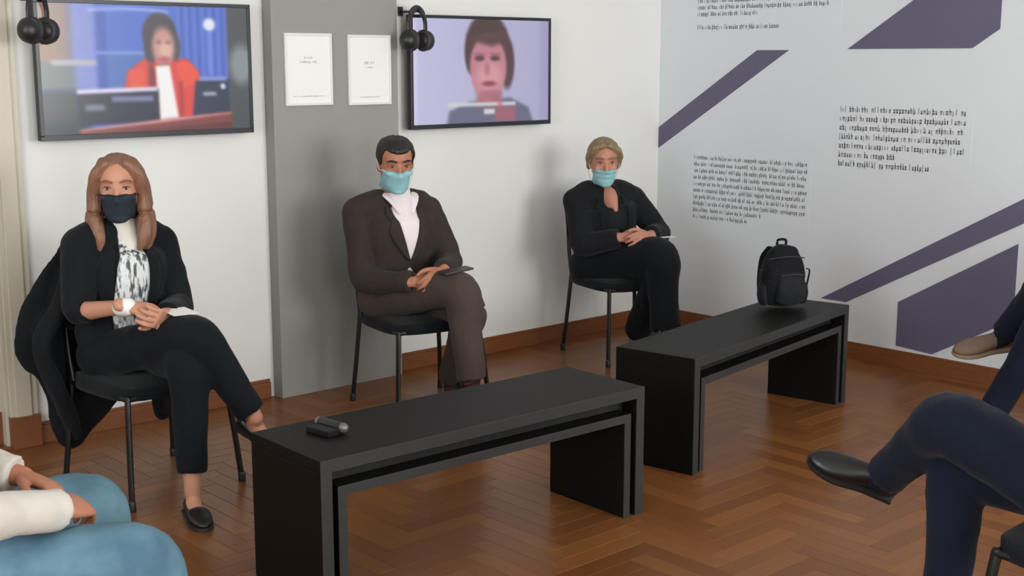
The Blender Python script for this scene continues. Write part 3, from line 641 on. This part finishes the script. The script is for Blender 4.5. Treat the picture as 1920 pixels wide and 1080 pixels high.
    def jacket(P, m, k=.012, sleeve=(1.0, 1.0), name='jacket', wr=.007, hem=.02, rs=(.064, .054, .050, .044)):
        g = G(); tt = P.torso(g, k, hem); P.shoulders(g, k); tb = remesh(g, .012, 4); bv = BVHTree.FromPolygons([v.co for v in tb.vertices], [p.vertices for p in tb.polygons]); bpy.data.meshes.remove(tb)
        for s, t1 in zip('RL', sleeve): P.arm(g, s, rs, .004, t1=t1+.06, flat='start')
        me = wrinkle(remesh(g, .0085, 4), wr, 13, (1, 1, .55), seed=len(name)*3.7 + P.c[0]); P.jk = link(name, me, m, P.root); P.tors = (tt[0], tt[1], bv); return P.jk
    def trousers(P, m, r=(.088, .072, .064, .055), t1=(.93, .93), name='trousers', wr=.006):
        g = G(); J = P.J; mm = P.mid(); ax = unit(J['hipL']-J['hipR'])
        g.tube([mm+np.array([0, 0, .045]), mm+np.array([0, 0, .08]), mm+np.array([0, 0, .13])], [.165, .165, .15], ref=ax, ry=[.115, .12, .115], seg=24)
        for s, t in zip('RL', t1): P.leg(g, s, r, .004, t1=t+.05, flat='start')
        me = wrinkle(remesh(g, .0085, 4), wr, 11, (1, 1, .6), seed=3.3+P.c[1]); return link(name, me, m, P.root)
    def foot_frame(P, sd):
        J = P.J; an, toe = J['an'+sd], J['toe'+sd]; d = toe-an; sh = unit(J['kn'+sd]-an)
        if an[2] < .2: dx = unit((d[0], d[1], 0)); up = np.array([0, 0, 1.]); org = np.array([an[0], an[1], 0]) - dx*.055
        else: dx = unit(d); up = unit(sh - dx*(sh@dx)); org = an - up*.088 - dx*.055
        s = np.cross(dx, up); return (lambda a, b, c: org + dx*a + s*b + up*c), org, dx, up
    def shoe(P, sd, m, msole, low=False, heel=.0, name='shoe', L=.255, tall=1.0):
        q, org, dx, up = P.foot_frame(sd)
        ks = L/.255; g = G(); seg = 20; V = []; F = []
        S_ = [(-.006, .010, .055), (.0, .024, .066), (.02, .031, .075), (.06, .033, .082), (.10, .035, .072), (.14, .042, .058), (.18, .044, .048), (.215, .037, .040), (.24, .024, .032), (.252, .008, .026)]
        if low: S_ = [(a, b*.93, c if a > .13 else (c*.62 if a > .03 else c*.8)) for a, b, c in S_]
        S_ = [(a, b, c*tall) for a, b, c in S_]; S2 = cr(np.array(S_), 3)
        for a, b, c in S2:
            for i in range(seg):
                t = 2*math.pi*i/seg; yy = b*math.cos(t); zz = .012 + (c-.012)*.5*(1+math.sin(t)) if math.sin(t) > -.2 else .012 + (c-.012)*.4*max(0, (1+math.sin(t))*1.25)
                V.append(q(a*ks, yy, zz))
        n = len(S2)
        for j in range(n-1):
            for i in range(seg): F.append((j*seg+i, j*seg+(i+1) % seg, (j+1)*seg+(i+1) % seg, (j+1)*seg+i))
        F.append(tuple(range(seg))); F.append(tuple(range(n*seg-1, (n-1)*seg-1, -1)))
        if not low: g.tube([q(.05, 0, .055), q(.052, 0, .10*tall)], .040, ref=dx, ry=.034, sub=2)
        g.add(V, F); ob = link(name, remesh(g, .0055, 3), m, P.root)
        out = [(a, b*1.05) for a, b, c in cr(np.array(S_), 2)]; poly = [q(a*ks, b, 0) for a, b in out] + [q(a*ks, -b, 0) for a, b in out[::-1]]; n2 = len(poly)
        V = [np.asarray(p_)+up*.001 for p_ in poly] + [np.asarray(p_)+up*.014 for p_ in poly]
        F = [tuple(range(n2)), tuple(range(2*n2-1, n2-1, -1))] + [(i, (i+1) % n2, n2+(i+1) % n2, n2+i) for i in range(n2)]
        G().add(V, F).obj('sole', msole, ob); G().add(*G_box(q, -.004, .06*ks, .031, -.006 if org[2] > .05 else .0005, .008)).obj('heel', msole, ob)
        return ob
    def sock(P, sd, m, r=.040, a=.82, b=1.02):
        J = P.J; k, an = J['kn'+sd], J['an'+sd]; q = P.foot_frame(sd)[0]; G().tube([k+(an-k)*a, k+(an-k)*.95, q(.055, 0, .075), q(.085, 0, .05)], [r, r, r*1.02, r*.8], sub=4, seg=18).obj('sock', m, P.root, sm=True)
    def hair_cap(P, g, k=.010, back=.012, up=.010, low=.02):
        g.add(*ellipsoid(P.H(0, -.010-back, .030+up), (.0765+k*.7, .092+k*.6, .082+k*.5), (P.S, P.F, P.U), 28, 18))
        g.add(*ellipsoid(P.H(0, -.045, -.01-low), (.066+k*.5, .055+k*.5, .06), (P.S, P.F, P.U), 24, 14))
def scalp(P, g, k=.010, front=.060, side=-.004, back=-.075):
    S_ = np.array(SECT); seg, rows = 40, 14; V = []; F = []
    def ring(t, off):
        for i in range(seg):
            th = 2*math.pi*i/seg; sn = math.sin(th)
            zm = front + .012*min(1, (abs(math.cos(th))/.8)**2) if sn > .5 else (side + (front-side)*max(0, (sn-.28)/.22) if sn > .05 else side + (back-side)*min(1, (.05-sn)/.8))
            z = zm + (.109-zm)*t; hw, fr, bk = [np.interp(z, S_[:, 0], S_[:, c]) for c in (1, 2, 3)]; cy, hd = (fr+bk)/2, (fr-bk)/2
            o = off*(.35+.65*min(1, t*3)); V.append(P.H((hw+o)*math.cos(th), cy+(hd+o)*sn, z + max(0, o)*t*.9))
    for j in range(rows): ring(j/(rows-1), k)
    for j in range(rows-1, -1, -1): ring(j/(rows-1)*.97, -.012)
    n = 2*rows
    for j in range(n):
        for i in range(seg):
            if j == rows-1: continue
            a, b = j*seg, ((j+1) % n)*seg; F.append((a+i, a+(i+1) % seg, b+(i+1) % seg, b+i))
    F.append(tuple((rows-1)*seg+i for i in range(seg))); F.append(tuple(rows*seg+i for i in range(seg-1, -1, -1))); g.add(V, F)
def G_box(q, a0, a1, b, c0, c1):
    V = [q(a0, -b, c0), q(a1, -b, c0), q(a1, b, c0), q(a0, b, c0), q(a0, -b, c1), q(a1, -b, c1), q(a1, b, c1), q(a0, b, c1)]
    return V, [(0,3,2,1),(4,5,6,7),(0,1,5,4),(1,2,6,5),(2,3,7,6),(3,0,4,7)]
def sheet(name, pts, label, cat, m=M_PAPER, t=.0015):
    a, b, c, d = [np.asarray(p, float) for p in pts]; n = unit(np.cross(b-a, d-a))*t
    o = G().add([a, b, c, d, a+n, b+n, c+n, d+n], [(0,1,2,3),(4,5,6,7),(0,1,5,4),(1,2,6,5),(2,3,7,6),(3,0,4,7)]).obj(name, m); return tag(o, label, cat)
UP = np.array([0, 0, 1.])
SK1 = skinmat('skin_fair', srgb(190, 136, 112)); SK2 = skinmat('skin_tan', srgb(172, 114, 90)); SK3 = skinmat('skin_rosy', srgb(184, 126, 108))
M_BLK = mat('black_suit_wool', srgb(20, 22, 26), .8, .12, 10, .15, 300, sheen=.06); M_BLK2 = mat('black_trouser_wool', srgb(17, 20, 26), .8, .12, 10, .15, 300, sheen=.05)
M_BROWN = mat('brown_suit_wool', srgb(56, 47, 45), .85, .10, 14, .2, 320, sheen=.05); M_BROWN2 = mat('brown_trouser_wool', srgb(72, 61, 57), .85, .10, 14, .2, 320, sheen=.05)
M_SHIRT = mat('pale_pink_shirt', srgb(226, 214, 218), .7, .03, 20, .1, 80); M_NAVY = mat('navy_wool', srgb(20, 25, 42), .8, .12, 10, .15, 300, sheen=.06)
M_DARKJ = mat('black_cardigan_knit', srgb(26, 27, 31), .85, .12, 12, .2, 260, sheen=.06); M_DTOP = mat('dark_green_top', srgb(28, 33, 33), .8, .15, 14, .15, 200)
M_MASKB = mat('pale_blue_mask', srgb(142, 188, 196), .7, .05, 30, .08, 260); M_MASKG = mat('dark_grey_mask', srgb(44, 50, 60), .75, .06, 30, .1, 260); M_LOOP = mat('mask_elastic', srgb(215, 215, 215), .7)
M_BSHOE = mat('black_leather', srgb(14, 16, 21), .35, .1, 20, .05, 120); M_SOLE = mat('dark_rubber_sole', srgb(30, 27, 26), .7, .1, 20)
M_TSHOE = mat('tan_suede', srgb(112, 92, 80), .8, .12, 20, .15, 200); M_TSOLE = mat('pale_sole', srgb(150, 128, 108), .7, .08, 20)
M_BRSHOE = mat('dark_brown_leather', srgb(52, 36, 34), .4, .12, 20, .05, 120); M_SOCK = mat('maroon_sock', srgb(70, 46, 48), .9, .1, 30, .2, 300)
M_HAIR1 = mat('reddish_blonde_hair', srgb(128, 88, 68), .45, .3, 3, .5, 4, stretch=(40, 40, 3)); M_HAIR2 = mat('dark_brown_hair', srgb(26, 20, 20), .5, .25, 3, .5, 4, stretch=(40, 40, 8)); M_HAIR3 = mat('ash_blonde_hair', srgb(134, 112, 84), .5, .25, 3, .5, 4, stretch=(40, 40, 8))
M_CREAM = mat('cream_jacket_cloth', srgb(198, 192, 186), .8, .04, 12, .15, 220); M_WATCH = mat('white_watch', srgb(230, 230, 228), .35, .02, 30)
# blouse with a grey and white streaky print
mb = bpy.data.materials.new('streaky_grey_blouse'); mb.use_nodes = True; nt = mb.node_tree; b_ = nt.nodes['Principled BSDF']; b_.inputs['Roughness'].default_value = .6
tc = nt.nodes.new('ShaderNodeTexCoord'); mp = nt.nodes.new('ShaderNodeMapping'); mp.inputs['Scale'].default_value = (70, 70, 18); nz_ = nt.nodes.new('ShaderNodeTexNoise'); nz_.inputs['Scale'].default_value = 1; nz_.inputs['Detail'].default_value = 2
rp = nt.nodes.new('ShaderNodeValToRGB'); rp.color_ramp.elements[0].position = .42; rp.color_ramp.elements[1].position = .55; rp.color_ramp.elements[0].color = (*srgb(70, 74, 80), 1); rp.color_ramp.elements[1].color = (*srgb(212, 212, 214), 1)
nt.links.new(tc.outputs['Object'], mp.inputs[0]); nt.links.new(mp.outputs[0], nz_.inputs[0]); nt.links.new(nz_.outputs[0], rp.inputs[0]); nt.links.new(rp.outputs[0], b_.inputs['Base Color'])
# washed denim
md = bpy.data.materials.new('washed_denim'); md.use_nodes = True; nt = md.node_tree; b_ = nt.nodes['Principled BSDF']; b_.inputs['Roughness'].default_value = .85
tc = nt.nodes.new('ShaderNodeTexCoord'); n1 = nt.nodes.new('ShaderNodeTexNoise'); n1.inputs['Scale'].default_value = 7; n1.inputs['Detail'].default_value = 5
rp = nt.nodes.new('ShaderNodeValToRGB'); rp.color_ramp.elements[0].position = .35; rp.color_ramp.elements[1].position = .65; rp.color_ramp.elements[0].color = (*srgb(62, 94, 114), 1); rp.color_ramp.elements[1].color = (*srgb(92, 126, 142), 1)
n2 = nt.nodes.new('ShaderNodeTexNoise'); n2.inputs['Scale'].default_value = 250; bp_ = nt.nodes.new('ShaderNodeBump'); bp_.inputs['Strength'].default_value = .25; bp_.inputs['Distance'].default_value = .005
nt.links.new(tc.outputs['Object'], n1.inputs[0]); nt.links.new(n1.outputs[0], rp.inputs[0]); nt.links.new(rp.outputs[0], b_.inputs['Base Color']); nt.links.new(tc.outputs['Object'], n2.inputs[0]); nt.links.new(n2.outputs[0], bp_.inputs['Height']); nt.links.new(bp_.outputs[0], b_.inputs['Normal'])

# ---- long-haired woman on the left
J = dict(head=(-.056, -.05, 1.122), neck=(-.026, -.105, .965), shR=(-.19, -.12, .918), shL=(.145, -.12, .895), elR=(-.255, -.03, .695), wrR=(-.195, .215, .735), elL=(.150, -.01, .655), wrL=(-.06, .235, .690),
         hipR=(-.135, -.11, .50), hipL=(.055, -.11, .50), knR=(-.035, .385, .635), anR=(.115, .50, .325), toeR=(.17, .62, .245), knL=(-.065, .375, .535), anL=(-.11, .43, .115), toeL=(-.165, .57, .03))
p = Person(C1, J, (-.50, -.86, -.05), 'person in black blazer, patterned blouse and dark grey mask, seated with legs crossed', SK1, female=True)
p.body([(p.J['wrR'], p.e*.9+p.f*.55-UP*.28, UP*.8+p.f*.5, -1, .45), (p.J['wrL'], -p.e*.75+p.f*.55+UP*.02, -UP*.35+p.f*.8, -1, .5)], ankle=.030)
p.jacket(M_BLK, .010, (.16, .95), 'blazer'); p.trousers(M_BLK2, (.086, .070, .060, .050), (.90, .86))
bl = p.front(p.tors, 0, 0, [(.22, -.105, .035), (.45, -.100, .030), (.70, -.092, .030), (.86, -.060, .034), (.93, -.05, .04)], .008, .010, 'blouse', mb)
for sg, u0 in ((-1, -.100), (1, .031)):
    a, b = sorted((u0, u0 + sg*.042)); p.front(p.tors, 0, 0, [(.10, a, b), (.45, a, b), (.70, a + (0 if sg > 0 else -.008), b + (.008 if sg > 0 else 0)), (.82, a*.88, b*.88), (.90, a*.72, b*.72)], .010, .010, 'lapel', M_BLK, p.jk, 5)
G().tube([p.J['neck']+UP*a+p.f*b for a, b in ((-.07, .045), (-.03, .025), (.04, .006))], [.050, .060, .058], ref=p.e, ry=[.075, .070, .060], sub=3, seg=24).obj('blouse_collar', mat('white_blouse_collar', srgb(214, 208, 200), .7, .03, 20), p.root, sm=True)
g = G(); p.hair_cap(g, .013, .008, .010, .0)
for s in (-1, 1):
    g.tube([p.H(s*.035, .055, .098), p.H(s*.072, .040, .055), p.H(s*.083, .012, -.02), p.H(s*.088, .020, -.10), p.H(s*(.085 if s < 0 else .075), .045, -.165), p.H(s*.07, .055, -.215)], [.018, .024, .026, .029, .027, .014], sub=4)
    g.tube([p.H(s*.05, -.02, .09), p.H(s*.082, -.025, .02), p.H(s*.090, -.025, -.07), p.H(s*.10, .0, -.15), p.H(s*.095, .03, -.21)], [.025, .028, .030, .031, .016], sub=4)
g.tube([p.H(0, -.06, .06), p.H(0, -.085, -.03), p.H(0, -.08, -.12), p.H(0, -.075, -.19)], [.06, .075, .085, .06], ref=p.S, ry=[.03, .035, .03, .018], sub=4)
link('hair', wrinkle(remesh(g, .0065, 4), .004, 40, (1, 1, .12), 5), M_HAIR1, p.root); p.brows(M_HAIR1); p.mask(M_MASKG, M_MASKG, -.010, -.112, .064)
for s in 'RL': p.shoe(s, M_BSHOE, M_SOLE, low=True, L=.245)
wd = unit(p.J['wrR']-p.J['elR']); G().tube([p.J['wrR']-wd*.035, p.J['wrR']-wd*.008], .0335, sub=2, seg=18).obj('watch', M_WATCH, p.root, sm=True)
h0 = p.W(-.085, .325, .700); sheet('note_paper', [h0, h0+p.e*.09+p.f*.02, h0+p.e*.09-p.f*.075+UP*.010, h0-p.f*.09+UP*.010], 'small white paper in the hands of the person in the patterned blouse', 'paper')
# coat over the chair back
co = empty('draped_coat'); tag(co, 'dark coat draped over the chair back behind the person in the grey mask', 'coat'); g = G()
Lc = lambda u, v, z: p.W(u, v, z)
prof = [(.86, .0, .22, .022, -.235), (.78, -.03, .23, .042, -.265), (.66, -.075, .25, .05, -.285), (.56, -.105, .268, .056, -.295), (.50, -.105, .262, .058, -.30), (.40, -.105, .215, .055, -.295), (.30, -.135, .15, .05, -.285), (.22, -.17, .10, .042, -.28), (.15, -.185, .055, .03, -.275)]
g.tube([Lc(c_, v_, z_) for z_, c_, hw_, dp, v_ in prof], [q[2] for q in prof], ref=p.e, ry=[q[3] for q in prof], sub=4, seg=30)
g.tube([Lc(-.19, -.20, .80), Lc(-.25, -.19, .68), Lc(-.315, -.20, .56), Lc(-.28, -.205, .42), Lc(-.22, -.215, .26), Lc(-.19, -.225, .18)], [.03, .035, .03, .035, .03, .02], ref=p.e, ry=[.03, .045, .05, .05, .045, .03], sub=4)
link('coat_body', wrinkle(remesh(g, .010, 4), .010, 9, (1.3, 1.3, .35), 9), mat('black_coat_cloth', srgb(18, 20, 24), .75, .15, 10, .2, 200, sheen=.05), co)
g = G().tube([Lc(.20, -.285, .78), Lc(.235, -.31, .6), Lc(.24, -.31, .4), Lc(.235, -.30, .17)], [.035, .05, .045, .035], ref=p.e, sub=4); link('coat_sleeve', wrinkle(remesh(g, .009, 3), .006, 14, (1, 1, .5), 2), MATS['black_coat_cloth'], co)

# ---- man in the brown suit
J = dict(head=(-.100, -.02, 1.125), neck=(-.070, -.085, .962), shR=(-.255, -.105, .905), shL=(.105, -.10, .895), elR=(-.262, -.045, .60), wrR=(-.130, .195, .622), elL=(.160, .02, .665), wrL=(-.005, .235, .662),
         hipR=(-.155, -.11, .50), hipL=(.035, -.11, .50), knR=(.025, .350, .608), anR=(.045, .40, .20), toeR=(.06, .55, .10), knL=(.085, .32, .500), anL=(.150, .04, .11), toeL=(.06, .14, .05))
p = Person(C2, J, (-.42, -.90, -.22), 'person in brown suit and pale blue mask seated before the grey pilaster', SK2)
p.body([(p.J['wrR'], p.e*.85+p.f*.5+UP*.02, UP*.55+p.f*.7, -1, .5), (p.J['wrL'], -p.e*.7+p.f*.3-UP*.35, p.f*.7+UP*.3, 1, .5)], ankle=.036)
p.jacket(M_BROWN, .014, (.92, .92), 'suit_jacket', hem=.03); p.trousers(M_BROWN2, (.092, .076, .068, .062), (.95, .92))
p.front(p.tors, 0, 0, [(.42, -.004, .004), (.55, -.022, .026), (.72, -.045, .048), (.86, -.060, .060), (.93, -.064, .064)], .006, .010, 'shirt', M_SHIRT)
p.front(p.tors, 0, 0, [(.13, -.05, .05), (.22, -.035, .045), (.30, -.012, .02), (.34, -.002, .004)], .005, .006, 'shirt_tail', M_SHIRT)
for sg in (-1, 1):
    def Z(t, i_, o_): return (t, min(sg*i_, sg*o_), max(sg*i_, sg*o_))
    lp = p.front(p.tors, 0, 0, [Z(.42, .002, .012), Z(.55, .022, .062), Z(.70, .042, .098), Z(.80, .052, .085), Z(.87, .060, .088), Z(.94, .064, .085)], .014, .009, 'lapel', M_BROWN, p.jk, 6)
    G().tube([p.J['neck']+p.e*sg*.066-p.f*.0+UP*.035, p.J['neck']+p.e*sg*.060+p.f*.060+UP*.010, p.J['neck']+p.e*sg*.030+p.f*.105-UP*.055], [.006, .007, .005], ref=UP, ry=[.020, .026, .012], sub=4).obj('shirt_collar', M_SHIRT, p.root, sm=True)
def collar_tube(p, g, lat, dep, z=(-.075, -.035, .03), f=(.045, .028, 0)): g.tube([p.J['neck']+UP*a+p.f*b for a, b in zip(z, f)], lat, ref=p.e, ry=dep, sub=3, seg=24)
g = G(); collar_tube(p, g, [.058, .066, .067], [.080, .075, .067]); g.obj('shirt_neckband', M_SHIRT, p.root, sm=True)
g = G(); scalp(p, g, .011, .066); link('hair', wrinkle(remesh(g, .0045, 2), .0025, 70, (1, 1, .5), 2), M_HAIR2, p.root); p.brows(M_HAIR2); p.mask(M_MASKB, M_LOOP, -.010, -.120, .066)
for s in 'RL': p.shoe(s, M_BRSHOE, M_SOLE); p.sock(s, M_SOCK, .043, .80, 1.0)
h0 = p.W(.0, .325, .672); ph = G().add(*G_box(lambda a, b, c: h0 + p.e*a*.96 + p.f*b + UP*(c + a*.1), -.06, .085, .036, 0, .009)).obj('mobile_phone', M_PLASTIC, None, .002); tag(ph, 'dark phone in the hands of the person in the brown suit', 'phone')

# ---- short-haired woman in the corner
J = dict(head=(-.130, .0, 1.052), neck=(-.098, -.055, .895), shR=(-.245, -.08, .845), shL=(.105, -.08, .842), elR=(-.268, .02, .615), wrR=(-.125, .185, .672), elL=(.175, .085, .660), wrL=(.005, .235, .678),
         hipR=(-.150, -.10, .49), hipL=(.045, -.10, .49), knR=(.0, .365, .600), anR=(-.01, .42, .20), toeR=(.0, .56, .11), knL=(.035, .33, .50), anL=(.06, .05, .11), toeL=(-.04, .15, .04))
p = Person(C3, J, (-.60, -.80, -.12), 'person in black jacket, black trousers and pale blue mask seated near the room corner', SK3, female=True)
bo = p.body([(p.J['wrR'], p.e*.9+p.f*.45+UP*.0, UP*.5+p.f*.75, -1, .4), (p.J['wrL'], -p.e*.8+p.f*.35-UP*.05, p.f*.75+UP*.35, 1, .45)], lambda g: collar_tube(p, g, [.026, .050, .054], [.080, .080, .060], (-.115, -.05, .0), (.068, .040, .0)))
p.jacket(M_DARKJ, .018, (.90, .82), 'black_jacket', rs=(.068, .060, .056, .050), hem=.02); p.trousers(M_BLK2, (.105, .088, .078, .07), (.93, .93))
p.front(p.tors, 0, 0, [(.18, -.045, .045), (.45, -.06, .06), (.68, -.062, .062), (.80, -.06, .06)], .004, .006, 'dark_top', M_DTOP)
for sg in (-1, 1):
    def Z(t, i_, o_): return (t, min(sg*i_, sg*o_), max(sg*i_, sg*o_))
    p.front(p.tors, 0, 0, [Z(.12, .045, .075), Z(.5, .058, .10), Z(.75, .060, .105), Z(.87, .060, .088), Z(.94, .062, .082)], .014, .010, 'lapel', M_DARKJ, p.jk, 6)
g = G(); p.hair_cap(g, .014, .010, .012, .0)
for s in (-1, 1): g.tube([p.H(s*.02, .066, .098), p.H(s*.064, .048, .072), p.H(s*.079, .012, .03), p.H(s*.078, -.01, -.03)], [.018, .02, .02, .012], sub=4)
link('hair', wrinkle(remesh(g, .006, 3), .004, 45, (1, 1, .4), 8), M_HAIR3, p.root); p.brows(M_HAIR3); p.mask(M_MASKB, M_LOOP, -.025, -.122, .062)
for s in 'RL': p.shoe(s, M_BSHOE, M_SOLE, L=.245)
p.sock('L', mat('grey_stocking', srgb(120, 112, 108), .8, .05, 20), .038, .78, 1.0)
h0 = p.W(.0, .295, .672); sheet('note_paper', [h0, h0+p.e*.13+p.f*.01, h0+p.e*.13-p.f*.06-UP*.005, h0-p.f*.06-UP*.005], 'white paper in the hands of the seated person nearest the room corner', 'paper')

# ---- person in jeans, lower left
J = dict(head=(.0, .03, 1.205), neck=(.0, -.05, 1.035), shR=(-.19, -.07, .985), shL=(.19, -.07, .985), elR=(-.29, .02, .700), wrR=(-.135, .265, .625), elL=(.285, .02, .715), wrL=(.080, .235, .645),
         hipR=(-.10, -.05, .50), hipL=(.10, -.05, .50), knR=(-.195, .43, .500), anR=(-.19, .42, .09), toeR=(-.22, .57, .03), knL=(.235, .43, .500), anL=(.23, .41, .09), toeL=(.26, .56, .03))
p = Person(C4, J, (.9, .1, -.1), 'person in a cream jacket and blue jeans with hands clasped, lower left', SK2)
p.body([(p.J['wrR'], p.e*.62+p.f*.65-UP*.15, UP*.75+p.f*.3-p.e*.3, -1, .5), (p.J['wrL'], -p.e*.75+p.f*.6-UP*.2, UP*.8+p.f*.2+p.e*.3, 1, .5)])
p.jacket(M_CREAM, .018, (.93, .88), 'cream_jacket', hem=.04, rs=(.066, .056, .050, .042)); p.trousers(md, (.092, .078, .07, .066), (.93, .93), 'jeans', .005)
g = G(); scalp(p, g, .013); link('hair', wrinkle(remesh(g, .005, 2), .0025, 50), M_HAIR2, p.root); p.brows(M_HAIR2)
for s in 'RL': p.shoe(s, M_BRSHOE, M_SOLE)

# ---- two people in dark suits on the right
def suit(c, J, label, mt, ms, mso, msock, look):
    p = Person(c, J, look, label, SK2)
    p.body([(p.J['wrR'], p.e*.8+p.f*.4-UP*.1, UP, -1, .45), (p.J['wrL'], -p.e*.8+p.f*.4-UP*.1, UP, 1, .45)])
    p.jacket(mt, .014, (.92, .92), 'suit_jacket', hem=.03); p.trousers(mt, (.094, .080, .066, .057), (.93, .93))
    p.front(p.tors, 0, 0, [(.42, -.004, .004), (.55, -.022, .026), (.72, -.045, .048), (.86, -.058, .058)], .004, .006, 'shirt', M_SHIRT)
    for sg in (-1, 1):
        Z = lambda t, i_, o_: (t, min(sg*i_, sg*o_), max(sg*i_, sg*o_))
        p.front(p.tors, 0, 0, [Z(.42, .002, .012), Z(.55, .022, .062), Z(.70, .042, .098), Z(.80, .052, .085), Z(.87, .060, .088), Z(.94, .064, .085)], .014, .009, 'lapel', mt, p.jk, 6)
    g = G(); scalp(p, g, .012); link('hair', wrinkle(remesh(g, .005, 2), .0025, 50), M_HAIR2, p.root); p.brows(M_HAIR2)
    for s in 'RL': p.shoe(s, ms, mso, L=.27, tall=1.25); p.sock(s, msock, .043, .84, 1.0)
    return p
up_ = dict(head=(.0, -.05, 1.18), neck=(.0, -.11, 1.01), shR=(-.20, -.12, .96), shL=(.20, -.12, .96), elR=(-.27, -.10, .68), wrR=(-.09, .10, .66), elL=(.27, -.10, .68), wrL=(.09, .10, .67))
suit(C5, dict(up_, hipR=(-.10, -.04, .50), hipL=(.10, -.04, .51), knR=(-.06, .44, .500), anR=(.02, .42, .09), toeR=(.03, .58, .03), knL=(.005, .445, .640), anL=(-.125, .705, .395), toeL=(-.03, .82, .455)),
     'person in navy trousers and black shoe with crossed legs, nearer one on the right', M_NAVY, M_BSHOE, M_SOLE, mat('navy_sock', srgb(26, 30, 42), .9, .1, 30, .2, 300), (-.3, .95, -.05))
suit(C6, dict(up_, hipR=(-.10, -.04, .50), hipL=(.10, -.04, .51), knR=(.06, .40, .500), anR=(.145, .575, .10), toeR=(.20, .72, .03), knL=(.03, .42, .660), anL=(-.005, .625, .405), toeL=(.14, .73, .385)),
     'person in dark trousers and tan shoe with crossed legs, farther one at the right edge', M_NAVY, M_TSHOE, M_TSOLE, mat('dark_teal_sock', srgb(26, 36, 40), .9, .1, 30, .2, 300), (-.6, .8, -.05))

# ------------------------------------------------------------------ backpack on the far bench
bk = empty('backpack', (-1.085, -1.72, .4705), .138 - .62); bk.scale = (.86, .9, .86); tag(bk, 'black backpack standing on the far bench', 'backpack')
g = G().tube([(0, .0, .055), (0, .0, .12), (0, .0, .22), (0, .005, .285)], [.118, .122, .112, .085], ref=(1, 0, 0), ry=[.062, .07, .066, .045], sub=4, seg=28, sq=3.2)
link('main_bag', wrinkle(remesh(g, .007, 3), .005, 16, (1, 1, 1), 4), M_BAG, bk)
g = G().tube([(0.015, -.066, .045), (0.015, -.07, .10), (0.015, -.062, .17)], [.080, .082, .070], ref=(1, 0, 0), ry=[.03, .034, .022], sub=4, seg=24, sq=3.2)
fp = link('front_pocket', wrinkle(remesh(g, .006, 3), .004, 18, (1, 1, 1), 6), M_BAG2, bk)
G().tube([(-.05, -.092, .178), (.015, -.098, .184), (.08, -.092, .178)], .003, sub=4, seg=6).obj('zip', M_CUSH, fp, sm=True)
G().tube([(-.025, .02, .325), (-.022, .02, .352), (.022, .02, .352), (.025, .02, .325)], .007, sub=4, seg=8).obj('carry_handle', M_BAG, bk, sm=True)
for s in (-1, 1):
    G().tube([(s*.05, .055, .31), (s*.065, .10, .25), (s*.075, .105, .14), (s*.09, .065, .05)], .019, ref=(1, 0, 0), ry=.006, sub=4, seg=10).obj('shoulder_strap', M_BAG2, bk, sm=True)
    G().tube([(s*.128, -.02, .20), (s*.142, -.03, .19), (s*.136, -.025, .13), (s*.126, -.02, .06)], .008, ref=(0, 1, 0), ry=.003, sub=4, seg=8).obj('side_strap', M_BAG2, bk, sm=True)
    G().tube([(s*.112, -.01, .03), (s*.118, -.01, .07), (s*.116, -.01, .11)], [.022, .024, .02], ref=(1, 0, 0), ry=[.04, .042, .036], sub=3, seg=16).obj('side_pocket', M_BAG2, bk, sm=True)
G().tube([(-.10, -.045, .262), (0, -.068, .275), (.10, -.045, .262)], .003, sub=4, seg=6).obj('zip', M_CUSH, bk, sm=True)
